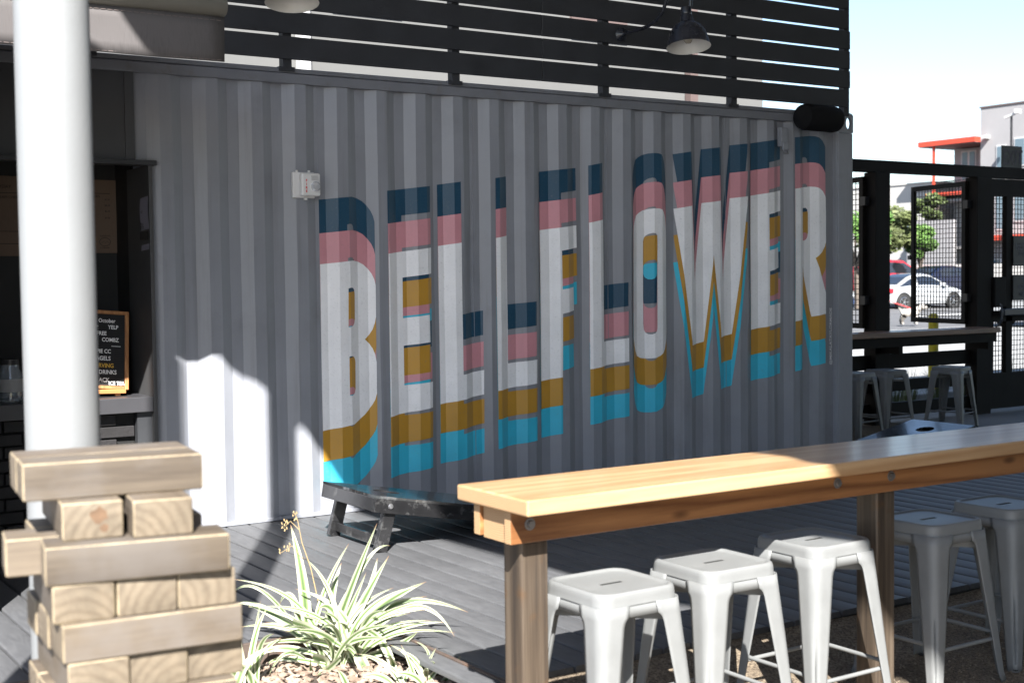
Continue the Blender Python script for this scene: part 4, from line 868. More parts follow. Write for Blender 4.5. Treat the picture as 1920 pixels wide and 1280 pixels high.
# ---------------------------------------------------------------- metal stools
def rsq(h, r, n=6, ):
    pts = []
    for cx, cy, a0 in ((h-r,h-r,0),(-h+r,h-r,90),(-h+r,-h+r,180),(h-r,-h+r,270)):
        for k in range(n+1): a = R_(a0+90*k/n); pts.append((cx+r*math.cos(a), cy+r*math.sin(a)))
    return pts
SH = .63
def make_stool(mat):
    t = thing('metal_stool', 'x', 'stool')
    # seat: dished pressed square with raised rim, slot and skirt
    g = MB(); rings = [(.1575,.053,-.042),(.1570,.053,-.040),(.1560,.053,-.022),(.1550,.053,-.011),(.1525,.052,-.004),(.1480,.050,-.0003),(.1440,.048,.0),(.1395,.046,-.0015),(.1350,.044,-.0055),(.1300,.042,-.0068),(.110,.034,-.007)]
    n = 28; base = g.add([(x, y, SH+z) for h, r, z in rings for x, y in rsq(h, r)], [])
    for i in range(len(rings)-1):
        for j in range(n): g.f.append([base+i*n+j, base+i*n+(j+1)%n, base+(i+1)*n+(j+1)%n, base+(i+1)*n+j]); g.mi.append(0)
    slot = []
    for x, y in rsq(.110, .034):
        a_ = math.atan2(y*.35, x); sx_ = max(-.040, min(.040, x*.42)); dx, dy = x-sx_*2.2, y
        l_ = math.hypot(dx, dy); slot.append((sx_+.010*dx/l_, .010*dy/l_))
    b1 = g.add([(x*.5+u*.5, y*.5+v*.5, SH-.0072) for (x, y), (u, v) in zip(rsq(.110,.034), slot)] + [(x, y, SH-.0074) for x, y in slot] + [(x, y, SH-.011) for x, y in slot], [])
    last = base+(len(rings)-1)*n
    for lo_, hi_ in ((last, b1), (b1, b1+n), (b1+n, b1+2*n)):
        for j in range(n): g.f.append([lo_+j, lo_+(j+1)%n, hi_+(j+1)%n, hi_+j]); g.mi.append(0)
    o = obj('seat', g, mat, t, 32, fix=False); s = o.modifiers.new('s','SOLIDIFY'); s.thickness = .0025; s.offset = -1
    ap_ = MB(); pr = [(.1575,.050,-.077),(.1545,.050,-.038)]; b2 = ap_.add([(x, y, SH+z) for h, r, z in pr for x, y in rsq(h, r)], [])
    for j in range(n): ap_.f.append([b2+j, b2+(j+1)%n, b2+n+(j+1)%n, b2+n+j]); ap_.mi.append(0)
    o = obj('apron', ap_, mat, t, 40, fix=False); s = o.modifiers.new('s','SOLIDIFY'); s.thickness = .0025; s.offset = -1
    # legs: folded sheet wrapping the corner, tapering and splaying
    lm = None
    for q in range(4):
        g = MB(); zs = [SH-.040, SH-.0765, SH-.081, SH-.090, SH-.105, SH-.18, .40, .30, .20, .10, .03, .0]
        rows = []
        for z in zs:
            s = 1-z/SH; h = .1540+.052*s + (.004 if z < .02 else 0)
            wd = .024+.030*(z/SH)
            wd += .016 if z > SH-.078 else .009 if z > SH-.085 else .003 if z > SH-.095 else 0
            r = .040*(.35+.65*z/SH); row = []
            row.append((h-r-wd, h, z))
            for k in range(3): row.append((h-r-wd*(1-(k+1)/4), h, z))
            gro = .007*max(0, min(1, (z-.07)/.02, (.30-z)/.02))
            for k in range(9):
                a = R_(90-90*k/8); rr = r - (gro*2.2 if k in (4,) else gro*1.0 if k in (3,5) else 0); row.append((h-r+rr*math.cos(a), h-r+rr*math.sin(a), z))
            for k in range(3): row.append((h, h-r-wd*((k+1)/4), z))
            row.append((h, h-r-wd, z)); rows.append(row)
        k = len(rows[0]); b0 = g.add([p for r_ in rows for p in r_], [])
        for i in range(len(rows)-1):
            for j in range(k-1): g.f.append([b0+i*k+j, b0+i*k+j+1, b0+(i+1)*k+j+1, b0+(i+1)*k+j]); g.mi.append(0)
        if lm is None: lm = g.mesh('leg', 50, fix=False); lm.materials.append(mat)
        o = link('leg', lm, t, (0,0,0), (0,0,q*math.pi/2)); s = o.modifiers.new('s','SOLIDIFY'); s.thickness = .003; s.offset = 1
    # rubber feet
    for q in range(4):
        a = q*math.pi/2; p = Matrix.Rotation(a,3,'Z') @ Vector((.198,.198,0)); g = MB(); g.lathe([(0,-.004),(.012,-.004),(.013,.012),(0,.012)], 10, Tm(*p)); obj('foot', g, M_black, t, 40)
    # lower stretchers and upper cross braces
    for q in range(4):
        R3 = Matrix.Rotation(q*math.pi/2,3,'Z'); z = .185 if q % 2 else .165; h = .1535+.052*(1-z/SH)-.012
        a, b = R3 @ Vector((-h+.006,h,z)), R3 @ Vector((h-.006,h,z)); g = MB(); d = (b-a)
        g.tube([a, a+d*.06, a+d*.1, b-d*.1, b-d*.06, b], [.004,.009,.008,.008,.009,.004], 8); obj('stretcher', g, mat, t, 60)
    for s in (1,-1):
        g = MB(); h = .135; z = SH-.10-(.004 if s < 0 else 0); g.bar((-h,-h*s,z),(h,h*s,z),.004,.022); obj('cross_brace', g, mat, t)
    return t
stool0 = make_stool(M_stool); used = [False]
def stool(x, y, z, rz, label, group):
    o = stool0 if not used[0] else copy_tree(stool0); used[0] = True
    o.location = (x, y, z); o.rotation_euler = (0,0,rz); tag(o, label, 'stool', group); return o
GS = 'stools along the bar table'
ords = [(-.02,-4.20,.01,'sunlit pale metal stool next to the bar table post at left'),(.45,-4.15,-.01,'sunlit pale metal stool, second from the left at the bar table'),(1.0,-4.075,.01,'pale metal stool half in sun, left of the second bar post'),(1.65,-4.055,.0,'shaded grey metal stool just right of the second bar post'),(2.17,-4.015,.015,'shaded grey metal stool at the right picture edge by the bar'),(2.73,-4.0,0,'shaded metal stool mostly beyond the right edge by the bar')]
for x, y, rz, lb_ in ords: stool(x, y, -.13, rz, lb_, GS)
GF = 'stools along the fence counter'
for x, y, rz, lb_ in ((8.66,1.42,.25,'grey metal stool under the fence counter, right of its pair'),(7.84,1.55,-.1,'grey metal stool at the fence counter beside the container edge'),(7.33,1.50,.1,'grey metal stool mostly hidden behind the container edge')): stool(x, y, -.13, rz, lb_, GF)

# ---------------------------------------------------------------- bean-bag boards
M_bb = paint('scuffed glossy black paint', (.014,.014,.015), .22, var=.3, scale=9, coat=.4, dirt=((.20,.20,.20), .5, 11), bump=.12, bscale=40, spec=.6)
def bagboard(label, loc, rz):
    t = thing('bag_toss_board', label, 'game board', loc, rz, 'bag toss boards')
    L_, W2, zt, zl = 1.22, .325, .31, .085; a = math.atan2(zt-zl, L_); A = Tm(0,0,zt,0,a,0); Ln = math.hypot(L_, zt-zl)
    hole = [(.235+.076*math.cos(2*math.pi*k/36), .076*math.sin(2*math.pi*k/36)) for k in range(36)]
    me = poly_mesh([[(0,-W2),(Ln,-W2),(Ln,W2),(0,W2)], hole], extrude=.007); me.transform(A @ Matrix.Translation((0,0,-.007))); obj('board_top', me, M_bb, t)
    for bb in ((.0,Ln,-W2,-W2+.02,-.088,-.0145),(.0,Ln,W2-.02,W2,-.088,-.0145),(.0,.02,-W2+.0205,W2-.0205,-.088,-.0145),(Ln-.02,Ln,-W2+.0205,W2-.0205,-.088,-.0145)):
        g = MB(); g.box(*bb, A); obj('frame_rail', g, M_bb, t, bevel=.003)
    for s in (-1,1):
        g = MB(); g.bar((.10,s*(W2-.042),.235),(.035,s*(W2-.042),.0),.038,.07,(1,0,0)); obj('leg', g, M_bb, t, bevel=.003)
        g = MB(); g.lathe([(0,.01),(.012,.008),(.016,0)], 8, A @ Tm(.095,s*(W2),-.05,R_(90*(1 if s<0 else -1)))); obj('bolt', g, paint('steel bolt', (.45,.45,.46), .35, metal=.9), t, 30)
    g = MB(); g.bar((.050,-W2+.06,.055),(.050,W2-.06,.055),.02,.05); obj('brace', g, M_bb, t, bevel=.002)
bagboard('scuffed black bag toss board on the deck left of the bar table', (.70,-.915,.001), 0)
bagboard('glossy black bag toss board beyond the far part of the bar table', (6.75,-.02,-.129), math.pi)
# ---------------------------------------------------------------- fence with mesh shutters, gate, counter
FY = 2.1
t = thing('patio_fence', 'dark bronze patio fence with rails, open mesh shutters and lower boards', 'fence', (8.5, FY, -.13))
g = MB(); g.box(5.7, 14.4, FY-.04, FY+.06, 2.50, 2.625); obj('top_rail', g, M_brown, t, bevel=.004, world=True)
for a, b in ((6.35,6.5),(8.24,8.46),(9.87,10.12)):
    g = MB(); g.box(a, b, FY-.06, FY+.10, -.13, 2.50); obj('post', g, M_brown, t, bevel=.004, world=True)
for a, b in ((-.06,.085),(.205,.325),(.445,.60),(.72,.80)):
    g = MB(); g.box(5.7, 9.86, FY+.015, FY+.055, a, b); obj('board', g, M_brown, t, bevel=.003, world=True)
g = MB()
for a in (6.38, 8.22): g.box(a+.14, a+.26, FY-.03, FY+.03, 2.30, 2.49)
def wires(x0, x1, z0, z1, sp=.055, r=.0034):
    mb = MB(); x = x0+sp*.5
    while x < x1: mb.bar((x,0,z0),(x,0,z1),r*2,r*2); x += sp
    z = z0+sp*.5
    while z < z1: mb.bar((x0,.004,z),(x1,.004,z),r*2,r*2); z += sp
    return mb
M_wire = paint('black wire', (.02,.018,.016), .5)
def shutter(hx, ang, w_, z0, z1):
    M_ = Tm(hx, FY+.06, 0, 0, 0, R_(ang)); f = .055
    fr = MB()
    for bb in ((0,w_,-.02,.02,z0,z0+f),(0,w_,-.02,.02,z1-f,z1),(0,f,-.02,.02,z0+f+.001,z1-f-.001),(w_-f,w_,-.02,.02,z0+f+.001,z1-f-.001)): fr.box(*bb, M_)
    o = obj('shutter', fr, M_brown, t, world=True)
    wm = wires(f, w_-f, z0+f, z1-f); me = wm.mesh('wire_mesh', fix=False); me.transform(M_); q = obj('wire_mesh', me, M_wire, o, world=False); q['kind'] = 'stuff'
    for z in (z0+.25, z1-.3): hb = MB(); hb.box(-.05,.03,-.03,.03,z,z+.09,M_); obj('hinge', hb, M_black, o)
    pl = MB(); pl.box(w_+.0,w_+.05,-.03,.03,(z0+z1)/2-.06,(z0+z1)/2-.01,M_); pl.tube([M_ @ Vector((w_+.01,0,(z0+z1)/2-.01)), M_ @ Vector((w_+.01,0,(z0+z1)/2+.05)), M_ @ Vector((w_+.04,0,(z0+z1)/2+.05)), M_ @ Vector((w_+.04,0,(z0+z1)/2-.01))], .006, 6); obj('padlock', pl, M_black, o)
shutter(9.84, 76, .98, .88, 2.46)
shutter(8.20, 80, .98, .88, 2.46)
# gate
t = thing('exit_gate', 'dark bronze mesh gate with push bar at the right picture edge', 'gate', (11.2, FY, -.13))
g = MB()
for bb in ((10.14,10.20,-.03,.03,-.08,2.49),(10.42,10.53,-.03,.03,.32,2.30),(10.20,12.0,-.03,.03,2.30,2.49),(11.94,12.0,-.03,.03,.32,2.30),(10.20,12.0,-.03,.03,-.08,.32),(10.20,12.0,-.03,.03,.90,1.02)): g.box(bb[0],bb[1],FY+bb[2],FY+bb[3],bb[4],bb[5])
obj('frame', g, M_brown, t, world=True)
me = merge([wires(10.20,10.42,.32,2.3).mesh('w', fix=False), wires(10.53,11.94,.32,2.3).mesh('w', fix=False)], 'wire_mesh'); me.transform(Matrix.Translation((0,FY+.005,0))); obj('wire_mesh', me, M_wire, t, world=True)['kind'] = 'stuff'
g = MB(); g.box(10.14,10.34,FY-.09,FY-.031,1.06,1.40); obj('lock_case', g, M_brown, t, bevel=.01, world=True)
g = MB(); g.box(10.26,11.8,FY-.13,FY-.06,.965,1.045); obj('push_bar', g, paint('push bar enamel', (.06,.065,.075), .35), t, bevel=.012, world=True)
g = MB(); g.tube([(10.22,FY-.05,1.13),(10.24,FY-.10,1.08),(10.245,FY-.11,1.0),(10.24,FY-.10,.9),(10.22,FY-.05,.84)], .012, 8); obj('pull_handle', g, paint('handle enamel', (.08,.085,.1), .3), t, 50, world=True)
def sign(name, label, x0, x1, z0, z1, y, lines, col, bgm, tx):
    s = thing(name, label, 'sign', ((x0+x1)/2, y, z0))
    g = MB(); g.box(x0, x1, y-.012, y, z0, z1); obj('panel', g, bgm, s, bevel=.003, world=True); ms = []
    for body, cx, z, size, sx in lines:
        me = text_mesh(body, size, 'CENTER', sx=sx, offset=.002 if size > .1 else .0004); me.transform(Tm(cx, y-.0135, z, R_(90))); ms.append(me)
    obj('lettering', merge(ms,'lettering'), tx, s, world=True)
M_sgn = paint('black sign face', (.012,.011,.011), .45); M_sgt = paint('dim bluish lettering', (.075,.08,.11), .6)
sign('exit_sign', 'black exit sign standing on the fence rail above the gate', 10.34, 10.70, 2.626, 2.87, FY-.01, [('EXIT',10.53,2.66,.24,.72)], 0, M_sgn, plain('dim red-grey letters', (.05,.045,.06), .6))
sign('gate_sign', 'black notice about alcohol on the gate, upper of two', 10.52, 11.25, 1.52, 1.86, FY-.035, [('NO ALCOHOL',10.86,1.70,.115,.8),('BEYOND THIS POINT',10.86,1.64,.055,.9)], 0, M_sgn, M_sgt)
sign('gate_sign', 'black thank-you notice on the gate, lower of two', 10.52, 11.25, 1.13, 1.42, FY-.035, [('THANK YOU',10.86,1.34,.075,.9),('FOR SHARING A',10.86,1.26,.075,.9),('MEAL WITH US',10.86,1.18,.075,.9)], 0, M_sgn, M_sgt)
# counter along the fence
t = thing('fence_counter', 'timber drinks counter fixed along the inside of the fence', 'counter', (7.8, FY-.2, .70))
g = MB(); g.box(5.75, 9.86, FY-.38, FY-.061, .80, .855); obj('counter_top', g, wood('worn counter timber', (.10,.055,.035), (.20,.12,.08), 1.5, .4, coat=.2), t, bevel=.005, world=True)
g = MB(); g.box(5.75, 9.84, FY-.34, FY-.30, .70, .7995); obj('apron', g, M_brown, t, world=True)
for xx in (6.42, 8.35, 9.78):
    g = MB(); g.box(xx-.03, xx+.03, FY-.298, FY-.061, .62, .7995); obj('bracket', g, M_brown, t, world=True)

# ---------------------------------------------------------------- bollards and grass behind the fence
M_yel = paint('yellow bollard sleeve', (.5,.39,.01), .5, var=.08, scale=6, dirt=((.3,.25,.05),.4,6))
for x, y, lb_ in ((11.35,3.84,'yellow bollard seen below the open mesh shutter'),(13.55,4.75,'yellow bollard behind the gate at right')):
    t = thing('bollard', lb_, 'bollard', (x, y, -.06), 0, 'yellow bollards outside the fence')
    g = MB(); g.lathe([(0,0),(.064,0),(.064,.94),(.06,.97),(.04,.995),(0,1.0)], 20, Tm(x,y,-.06)); obj('sleeve', g, M_yel, t, 40, world=True)
    g = MB(); g.lathe([(.085,.0),(.085,.03),(.065,.035)], 20, Tm(x,y,-.06)); obj('collar', g, M_conc, t, 40, world=True)
def blades(n, h, spread, w=.008):
    mb = MB()
    for _ in range(n):
        a = random.uniform(0,6.283); r = random.uniform(0,.06); b = Vector((r*math.cos(a), r*math.sin(a), 0)); l = h*random.uniform(.6,1.1); s = spread*random.uniform(.3,1)
        d = Vector((math.cos(a), math.sin(a), 0)); p = [b, b+d*s*.35+Vector((0,0,l*.6)), b+d*s+Vector((0,0,l*random.uniform(.7,1)))]
        sd_ = Vector((-d.y, d.x, 0))*w/2
        mb.add([p[0]-sd_, p[0]+sd_, p[1]+sd_*.8, p[1]-sd_*.8, p[2]], [(0,1,2,3),(3,2,4)])
    return mb
M_grass = paint('grey-green grass', (.10,.13,.05), .7, var=.3, scale=5)
spots = [(7.6,2.62),(8.0,2.7),(8.3,2.6),(8.75,2.72),(9.2,2.6),(9.6,2.75),(10.0,2.7),(10.5,2.65),(10.9,2.75),(11.3,2.65),(11.9,2.7)]
wh = ['beside the container edge','behind the left-hand stools','behind the left fence post','behind the lower fence boards, left','behind the right-hand stool','behind the lower boards near the bollard','by the gate post','behind the gate mesh, left','behind the gate mesh, middle','behind the gate mesh, right','behind the gate at the picture edge']
for k, (x, y) in enumerate(spots):
    tag(obj('grass_clump', blades(70, .55, .38), M_grass, None, loc=(x, y, -.13), fix=False), 'grey-green grass clump '+wh[k], 'grass', 'grass clumps outside the fence')
tag(obj('shrub', blades(160, .3, .3, .02), paint('dark green shrub', (.05,.08,.025), .6, var=.3), None, loc=(11.9,4.2,-.05), fix=False), 'low dark green shrub right of the yellow bollard', 'shrub')

# ---------------------------------------------------------------- cars
def car(label, loc, rz, col, length=4.4, width=1.76, height=1.45, kind='coupe', group='cars in the street', metal=.3, rough=.25):
    t = thing('parked_car', label, 'car', loc, rz, group)
    mp = paint('car paint '+label[:12], col, rough, metal=metal, var=.02, coat=.8, rvar=.03)
    if 'glass' not in car.__dict__:
        car.glass = plain('tinted car glass', (.015,.02,.03), .06); car.tyre = paint('tyre rubber', (.015,.015,.015), .8); car.rim = plain('alloy rim', (.55,.55,.57), .25, .9); car.dark = plain('wheel well', (.008,.008,.008), .9); car.red = plain('tail lamp red', (.55,.01,.02), .2); car.head = plain('head lamp', (.7,.75,.8), .1, .3)
    L_, W2, H = length, width/2, height
    # stations along x: (x, sill z, belt z, roof z or None, half width belt, half width roof)
    if kind == 'coupe': top = [(0,.60,.62),(.03,.72,.80),(.10,.90,.93),(.16,.93,1.02),(.28,.95,1.30),(.36,.96,1.41),(.46,.96,1.45),(.55,.95,1.41),(.66,.94,1.18),(.74,.93,.97),(.85,.84,.86),(.94,.72,.75),(1,.52,.55)]
    elif kind == 'suv': top = [(0,.70,.9),(.02,.95,1.45),(.05,1.0,1.62),(.12,1.02,1.72),(.35,1.04,1.75),(.52,1.04,1.72),(.63,1.04,1.42),(.70,1.04,1.10),(.84,1.0,1.03),(.95,.9,.95),(1,.65,.7)]
    else: top = [(0,.58,.6),(.03,.74,.80),(.12,.92,.95),(.19,.93,1.0),(.30,.94,1.30),(.38,.95,1.42),(.50,.95,1.45),(.60,.94,1.36),(.70,.93,1.08),(.76,.92,.95),(.88,.82,.84),(.96,.70,.73),(1,.50,.52)]
    k = H/1.45 if kind != 'suv' else H/1.75
    rows = []
    for s, bz, rz_ in top:
        x = (s-.5)*L_; e = 1-.20*abs(2*s-1)**4; wb = W2*e; bz *= k; rz_ *= k; wr = wb*(.96-.22*(rz_-bz)/.5)
        zb = .20+.10*abs(2*s-1)**6
        half = [(0,zb),(wb*.80,zb),(wb*.96,zb+.06),(wb*1.0,(zb+bz)*.5),(wb*.985,bz-.06),(wb*.95,bz),(wr+.015,max(bz+.002,rz_-.05)),(wr*.86,rz_-.005),(0,rz_+.012)]
        rows.append([(x, y, z) for y, z in half] + [(x, -y, z) for y, z in half[-2:0:-1]])
    n = len(rows[0]); g = MB(); b0 = g.add([p for r in rows for p in r], [])
    for i in range(len(rows)-1):
        for j in range(n): g.f.append([b0+i*n+j, b0+i*n+(j+1)%n, b0+(i+1)*n+(j+1)%n, b0+(i+1)*n+j]); g.mi.append(0)
    g.f.append([b0+j for j in range(n)]); g.mi.append(0); g.f.append([b0+(len(rows)-1)*n+j for j in range(n)][::-1]); g.mi.append(0)
    obj('body', g, mp, t, 28)
    # glass on the cabin: side windows, windscreen, rear window
    cab = [i for i, (s, bz, rz_) in enumerate(top) if rz_-bz > .07]
    for sgn in (1,-1):
        g = MB(); lo, hi = [], []
        for i in cab:
            r = rows[i]; a = Vector(r[5]); b_ = Vector(r[6]); d = b_-a
            lo.append(a+d*.08); hi.append(a+d*.88)
        lo2 = [Vector((p.x, (p.y+.008)*sgn, p.z)) for p in lo]; hi2 = [Vector((p.x, (p.y+.010)*sgn, p.z)) for p in hi]
        mid = len(cab)//2
        for q0, q1 in ((0, mid), (mid, len(cab)-1)):
            seg = list(range(q0, q1+1)); gg = MB(); gap = .05
            vs = []
            for m_ in seg:
                off = gap if m_ == q0 else (-gap if m_ == q1 else 0)
                vs += [lo2[m_]+Vector((off,0,0)), hi2[m_]+Vector((off,0,0))]
            gg.add(vs, [[2*q, 2*q+2, 2*q+3, 2*q+1] for q in range(len(seg)-1)])
            obj('side_window', gg, car.glass, t, fix=False)
    def screen(i0, i1, nm):
        a, b_ = rows[i0], rows[i1]; n_ = Vector((0,0,.015))
        pa, pb = Vector(a[7]), Vector(b_[7]); g = MB(); e = .96
        off = Vector(((-.03 if pa.x < 0 else .03), 0, .02))
        g.add([Vector((pa.x,pa.y*e,pa.z))+off, Vector((pb.x,pb.y*e,pb.z))+off, Vector((pb.x,-pb.y*e,pb.z))+off, Vector((pa.x,-pa.y*e,pa.z))+off], [(0,1,2,3)]); obj(nm, g, car.glass, t, fix=False)
    if kind == 'suv': screen(1,2,'rear_window'); screen(5,6,'windscreen'); screen(6,7,'windscreen')
    else: screen(3,4,'rear_window'); screen(4,5,'rear_window'); screen(7,8,'windscreen'); screen(8,9,'windscreen')
    for s in (.19, .80):
        for sgn in (1,-1):
            x = (s-.5)*L_; y = sgn*(W2-.10)
            g = MB(); g.lathe([(0,0),(.36,0),(.38,.02),(.38,.03)], 24, Tm(x, sgn*(W2*.985), .335, R_(-90*sgn))); obj('wheel_arch', g, car.dark, t, 40)
            wl = link('wheel', None, t, (x, y, .32))
            g = MB(); g.lathe([(.20,-.10),(.29,-.11),(.32,-.09),(.32,.09),(.29,.125),(.215,.12)], 28, Tm(0,0,0,R_(-90*sgn))); obj('tyre', g, car.tyre, wl, 40)
            g = MB(); g.lathe([(.215,.115),(.20,.12),(.195,.07)], 28, Tm(0,0,0,R_(-90*sgn)))
            for q in range(5):
                a = q*2*math.pi/5; g.bar((.03*math.cos(a), sgn*.10, .03*math.sin(a)), (.20*math.cos(a), sgn*.115, .20*math.sin(a)), .02, .05, (0,1,0))
            g.lathe([(0,.125),(.04,.12),(.045,.08)], 14, Tm(0,0,0,R_(-90*sgn))); obj('rim', g, car.rim, wl, 40)
    for sgn in (1,-1):
        g = MB(); g.box(-L_/2+.0,-L_/2+.34, sgn*(W2*.84)-.10, sgn*(W2*.84)+.045, .70*k, .86*k); obj('tail_light', g, car.red, t, bevel=.03)
        g = MB(); g.box(L_/2-.42,L_/2-.10, sgn*(W2*.80)-.08, sgn*(W2*.80)+.05, .60*k, .72*k); obj('headlight', g, car.head, t, bevel=.03)
        g = MB(); g.box(.62,.80, sgn*(W2+.01)-.02, sgn*(W2+.12), .93*k, 1.07*k); obj('mirror', g, mp, t, bevel=.03)
    for sgn in (1,-1):
        g = MB(); g.box(-.30,-.14, sgn*W2*.99-.006, sgn*W2*.99+.012, .80*k, .825*k); obj('door_handle', g, mp, t)
    return t
car('white coupe passing behind the small dog', (40.9, 28.95, .0), R_(-6), (.30,.31,.32), 4.35, 1.76, 1.46, 'coupe', metal=0)
car('dark navy sedan parked beyond the white coupe', (49.3, 34.3, .32), R_(-6), (.010,.014,.034), 4.9, 1.85, 1.5, 'sedan')
car('red sport utility vehicle behind the navy sedan', (52.0, 39.6, .33), R_(-4), (.55,.015,.03), 4.7, 1.85, 1.85, 'suv')
car('dark blue car glimpsed through the left mesh shutter', (33.2, 27.9, .0), R_(-5), (.02,.04,.10), 4.4, 1.8, 1.5, 'sedan')
car('white van partly hidden behind the gate signs', (31.4, 15.5, -.05), R_(175), (.32,.325,.33), 4.9, 1.95, 2.0, 'suv', metal=0)

# ---------------------------------------------------------------- small dog on a red leash
t = thing('small_dog', 'small shaggy white and grey dog on a red leash', 'dog', (27.7, 18.2, -.02))
def dog_mesh():
    me = bpy.data.meshes.new('body')
    V = [(0,0,.36),(.14,0,.37),(.28,0,.38),(.40,0,.44),(.49,0,.53),(.60,0,.51),(.68,0,.485),
         (.30,.07,.28),(.31,.075,.14),(.33,.08,.02),(.30,-.07,.28),(.31,-.075,.14),(.33,-.08,.02),
         (-.03,.07,.28),(-.09,.08,.16),(-.06,.085,.02),(-.03,-.07,.28),(-.09,-.08,.16),(-.06,-.085,.02),(-.10,0,.42),(-.17,0,.52)]
    E = [(0,1),(1,2),(2,3),(3,4),(4,5),(5,6),(2,7),(7,8),(8,9),(2,10),(10,11),(11,12),(0,13),(13,14),(14,15),(0,16),(16,17),(17,18),(0,19),(19,20)]
    Rr = [.11,.115,.12,.085,.10,.06,.04,.06,.04,.038,.06,.04,.038,.065,.04,.036,.065,.04,.036,.04,.03]
    me.from_pydata(V, E, []); return me, Rr
me, Rr = dog_mesh(); o = link('body', me, t)
md = o.modifiers.new('skin','SKIN'); sk = me.skin_vertices[0].data if me.skin_vertices else None
if sk is None:
    bm = bmesh.new(); bm.from_mesh(me); bm.verts.layers.skin.verify(); bm.to_mesh(me); bm.free(); sk = me.skin_vertices[0].data
for i, r in enumerate(Rr): sk[i].radius = (r, r)
sk[1].use_root = True
o.modifiers.new('sub','SUBSURF').render_levels = 2; o.modifiers['sub'].levels = 2
dm = o.modifiers.new('fur','DISPLACE'); tx = bpy.data.textures.new('fur','CLOUDS'); tx.noise_scale = .04; dm.texture = tx; dm.strength = .035
m, nt, b = newmat('shaggy coat'); L = nt.links.new
tc = N(nt,'ShaderNodeTexCoord'); no = N(nt,'ShaderNodeTexNoise', Scale=5.0, Detail=4.0); L(tc.outputs['Object'], no.inputs['Vector']); rp = N(nt,'ShaderNodeValToRGB'); L(no.outputs[0], rp.inputs[0]); rp.color_ramp.elements[0].color = (.08,.07,.06,1); rp.color_ramp.elements[1].color = (.34,.32,.29,1); rp.color_ramp.elements[0].position = .4; rp.color_ramp.elements[1].position = .55; L(rp.outputs[0], b.inputs['Base Color']); b.inputs['Roughness'].default_value = .95
me.materials.append(m)
g = MB()
for s in (-1,1): g.add([(.46,s*.07,.60),(.53,s*.08,.60),(.51,s*.12,.48),(.47,s*.115,.46)], [(0,1,2,3)])
o2 = obj('ears', g, m, t); o2.modifiers.new('s','SOLIDIFY').thickness = .02
g = MB(); g.lathe([(0,.0),(.016,.004),(.018,.014),(0,.024)], 10, Tm(.715,0,.50,0,R_(90),0))
for s in (-1,1): g.lathe([(0,0),(.011,.003),(.0,.012)], 8, Tm(.585,s*.055,.56,R_(-60*s),0,0))
obj('nose_and_eyes', g, plain('dog nose', (.01,.01,.01), .3), t, 60)
g = MB(); g.tube([(.40+.0*k, .085*math.cos(R_(k*30)), .43+.09*math.sin(R_(k*30))) for k in range(12)], .012, 6, closed=True); g.tube([(.22,.12*math.cos(R_(k*30)),.38+.125*math.sin(R_(k*30))) for k in range(12)], .012, 6, closed=True); obj('harness', g, plain('dark harness', (.02,.02,.025), .7), t, 60)
t.rotation_euler = (0,0,R_(-32)); t.scale = (1.0,1.0,1.0)
ls = MB(); ls.tube([(27.93,18.12,.45),(27.75,18.6,.62),(27.55,19.05,.82)], .012, 6)
tag(obj('leash', ls, plain('red leash', (.7,.05,.05), .6), None, 60), 'red leash stretched from the dog up to the left', 'leash')

# ---------------------------------------------------------------- apartment buildings
M_stuc = paint('pale grey stucco', (.235,.23,.235), .9, var=.05, scale=.6, bump=.3, bscale=25)
M_stucw = paint('white stucco', (.36,.35,.335), .9, var=.05, scale=.6)
M_red = paint('red fascia', (.40,.045,.022), .6, var=.06, scale=1)
M_glass = plain('window glass', (.10,.14,.17), .08); M_wf = plain('white window frame', (.4,.4,.4), .6); M_soff = plain('dark soffit', (.10,.07,.065), .8)
XB = 58.36
ap = thing('apartment_building', 'grey stucco apartment block with red balcony roofs beyond the street', 'building', (66, 35, 0))
def bpart(nm, bb, mat, parent=ap, bev=0):
    g = MB(); g.box(*bb); return obj(nm, g, mat, parent, bevel=bev, world=True)
bpart('wall', (XB, 76, 18, 39.12, -.1, 10.27), M_stuc)
bpart('parapet_cap', (XB-.06, 76.06, 17.94, 39.18, 10.27, 10.34), M_soff)
bpart('wall', (XB+1.6, 76, 39.12, 42.1, -.1, 8.38), M_stuc)
bpart('wall', (XB+2.2, 76, 39.13, 40.0, 8.38, 9.5), M_stuc)
for a, b, z in ((39.125,42.9,8.48),(39.125,42.4,5.72)):
    r = bpart('balcony_roof', (XB-.5, XB+3, a, b, z, z+.28 if z > 7 else z+.17), M_red)
    bpart('soffit', (XB-.45, XB+2.9, a, b-.05, z-.03, z-.001), M_soff, r)
bpart('balcony_roof', (XB-1.0, XB-.001, 34.5, 39.0, 3.15, 3.42), M_red)
bpart('roof_post', (XB-.35, XB-.23, 41.92, 42.04, 0, 8.45), M_red)
for z in (2.9, 5.5):
    bpart('balcony_floor', (XB-.3, XB+1.599, 39.125, 42.2, z-.12, z), M_stuc)
    g = MB()
    for k in range(26): g.bar((XB-.25,39.2+k*.115,z),(XB-.25,39.2+k*.115,z+1.0),.03,.03)
    g.bar((XB-.25,39.15,z+1.0),(XB-.25,42.2,z+1.0),.05,.05); obj('railing', g, M_black, ap, world=True)
def window(x, y0, y1, z0, z1, panes=2, parent=ap):
    f = bpart('window', (x-.05, x+.02, y0, y1, z0, z1), M_wf, parent)
    wdt = (y1-y0)/panes
    for k in range(panes): bpart('pane', (x-.065, x-.05, y0+k*wdt+.07, y0+(k+1)*wdt-.07, z0+.08, z1-.08), M_glass, f)
for z in (6.6, 3.75, .9):
    window(XB+1.6, 39.4, 40.35, z, z+1.65); window(XB+1.6, 40.6, 41.6, z, z+1.65)
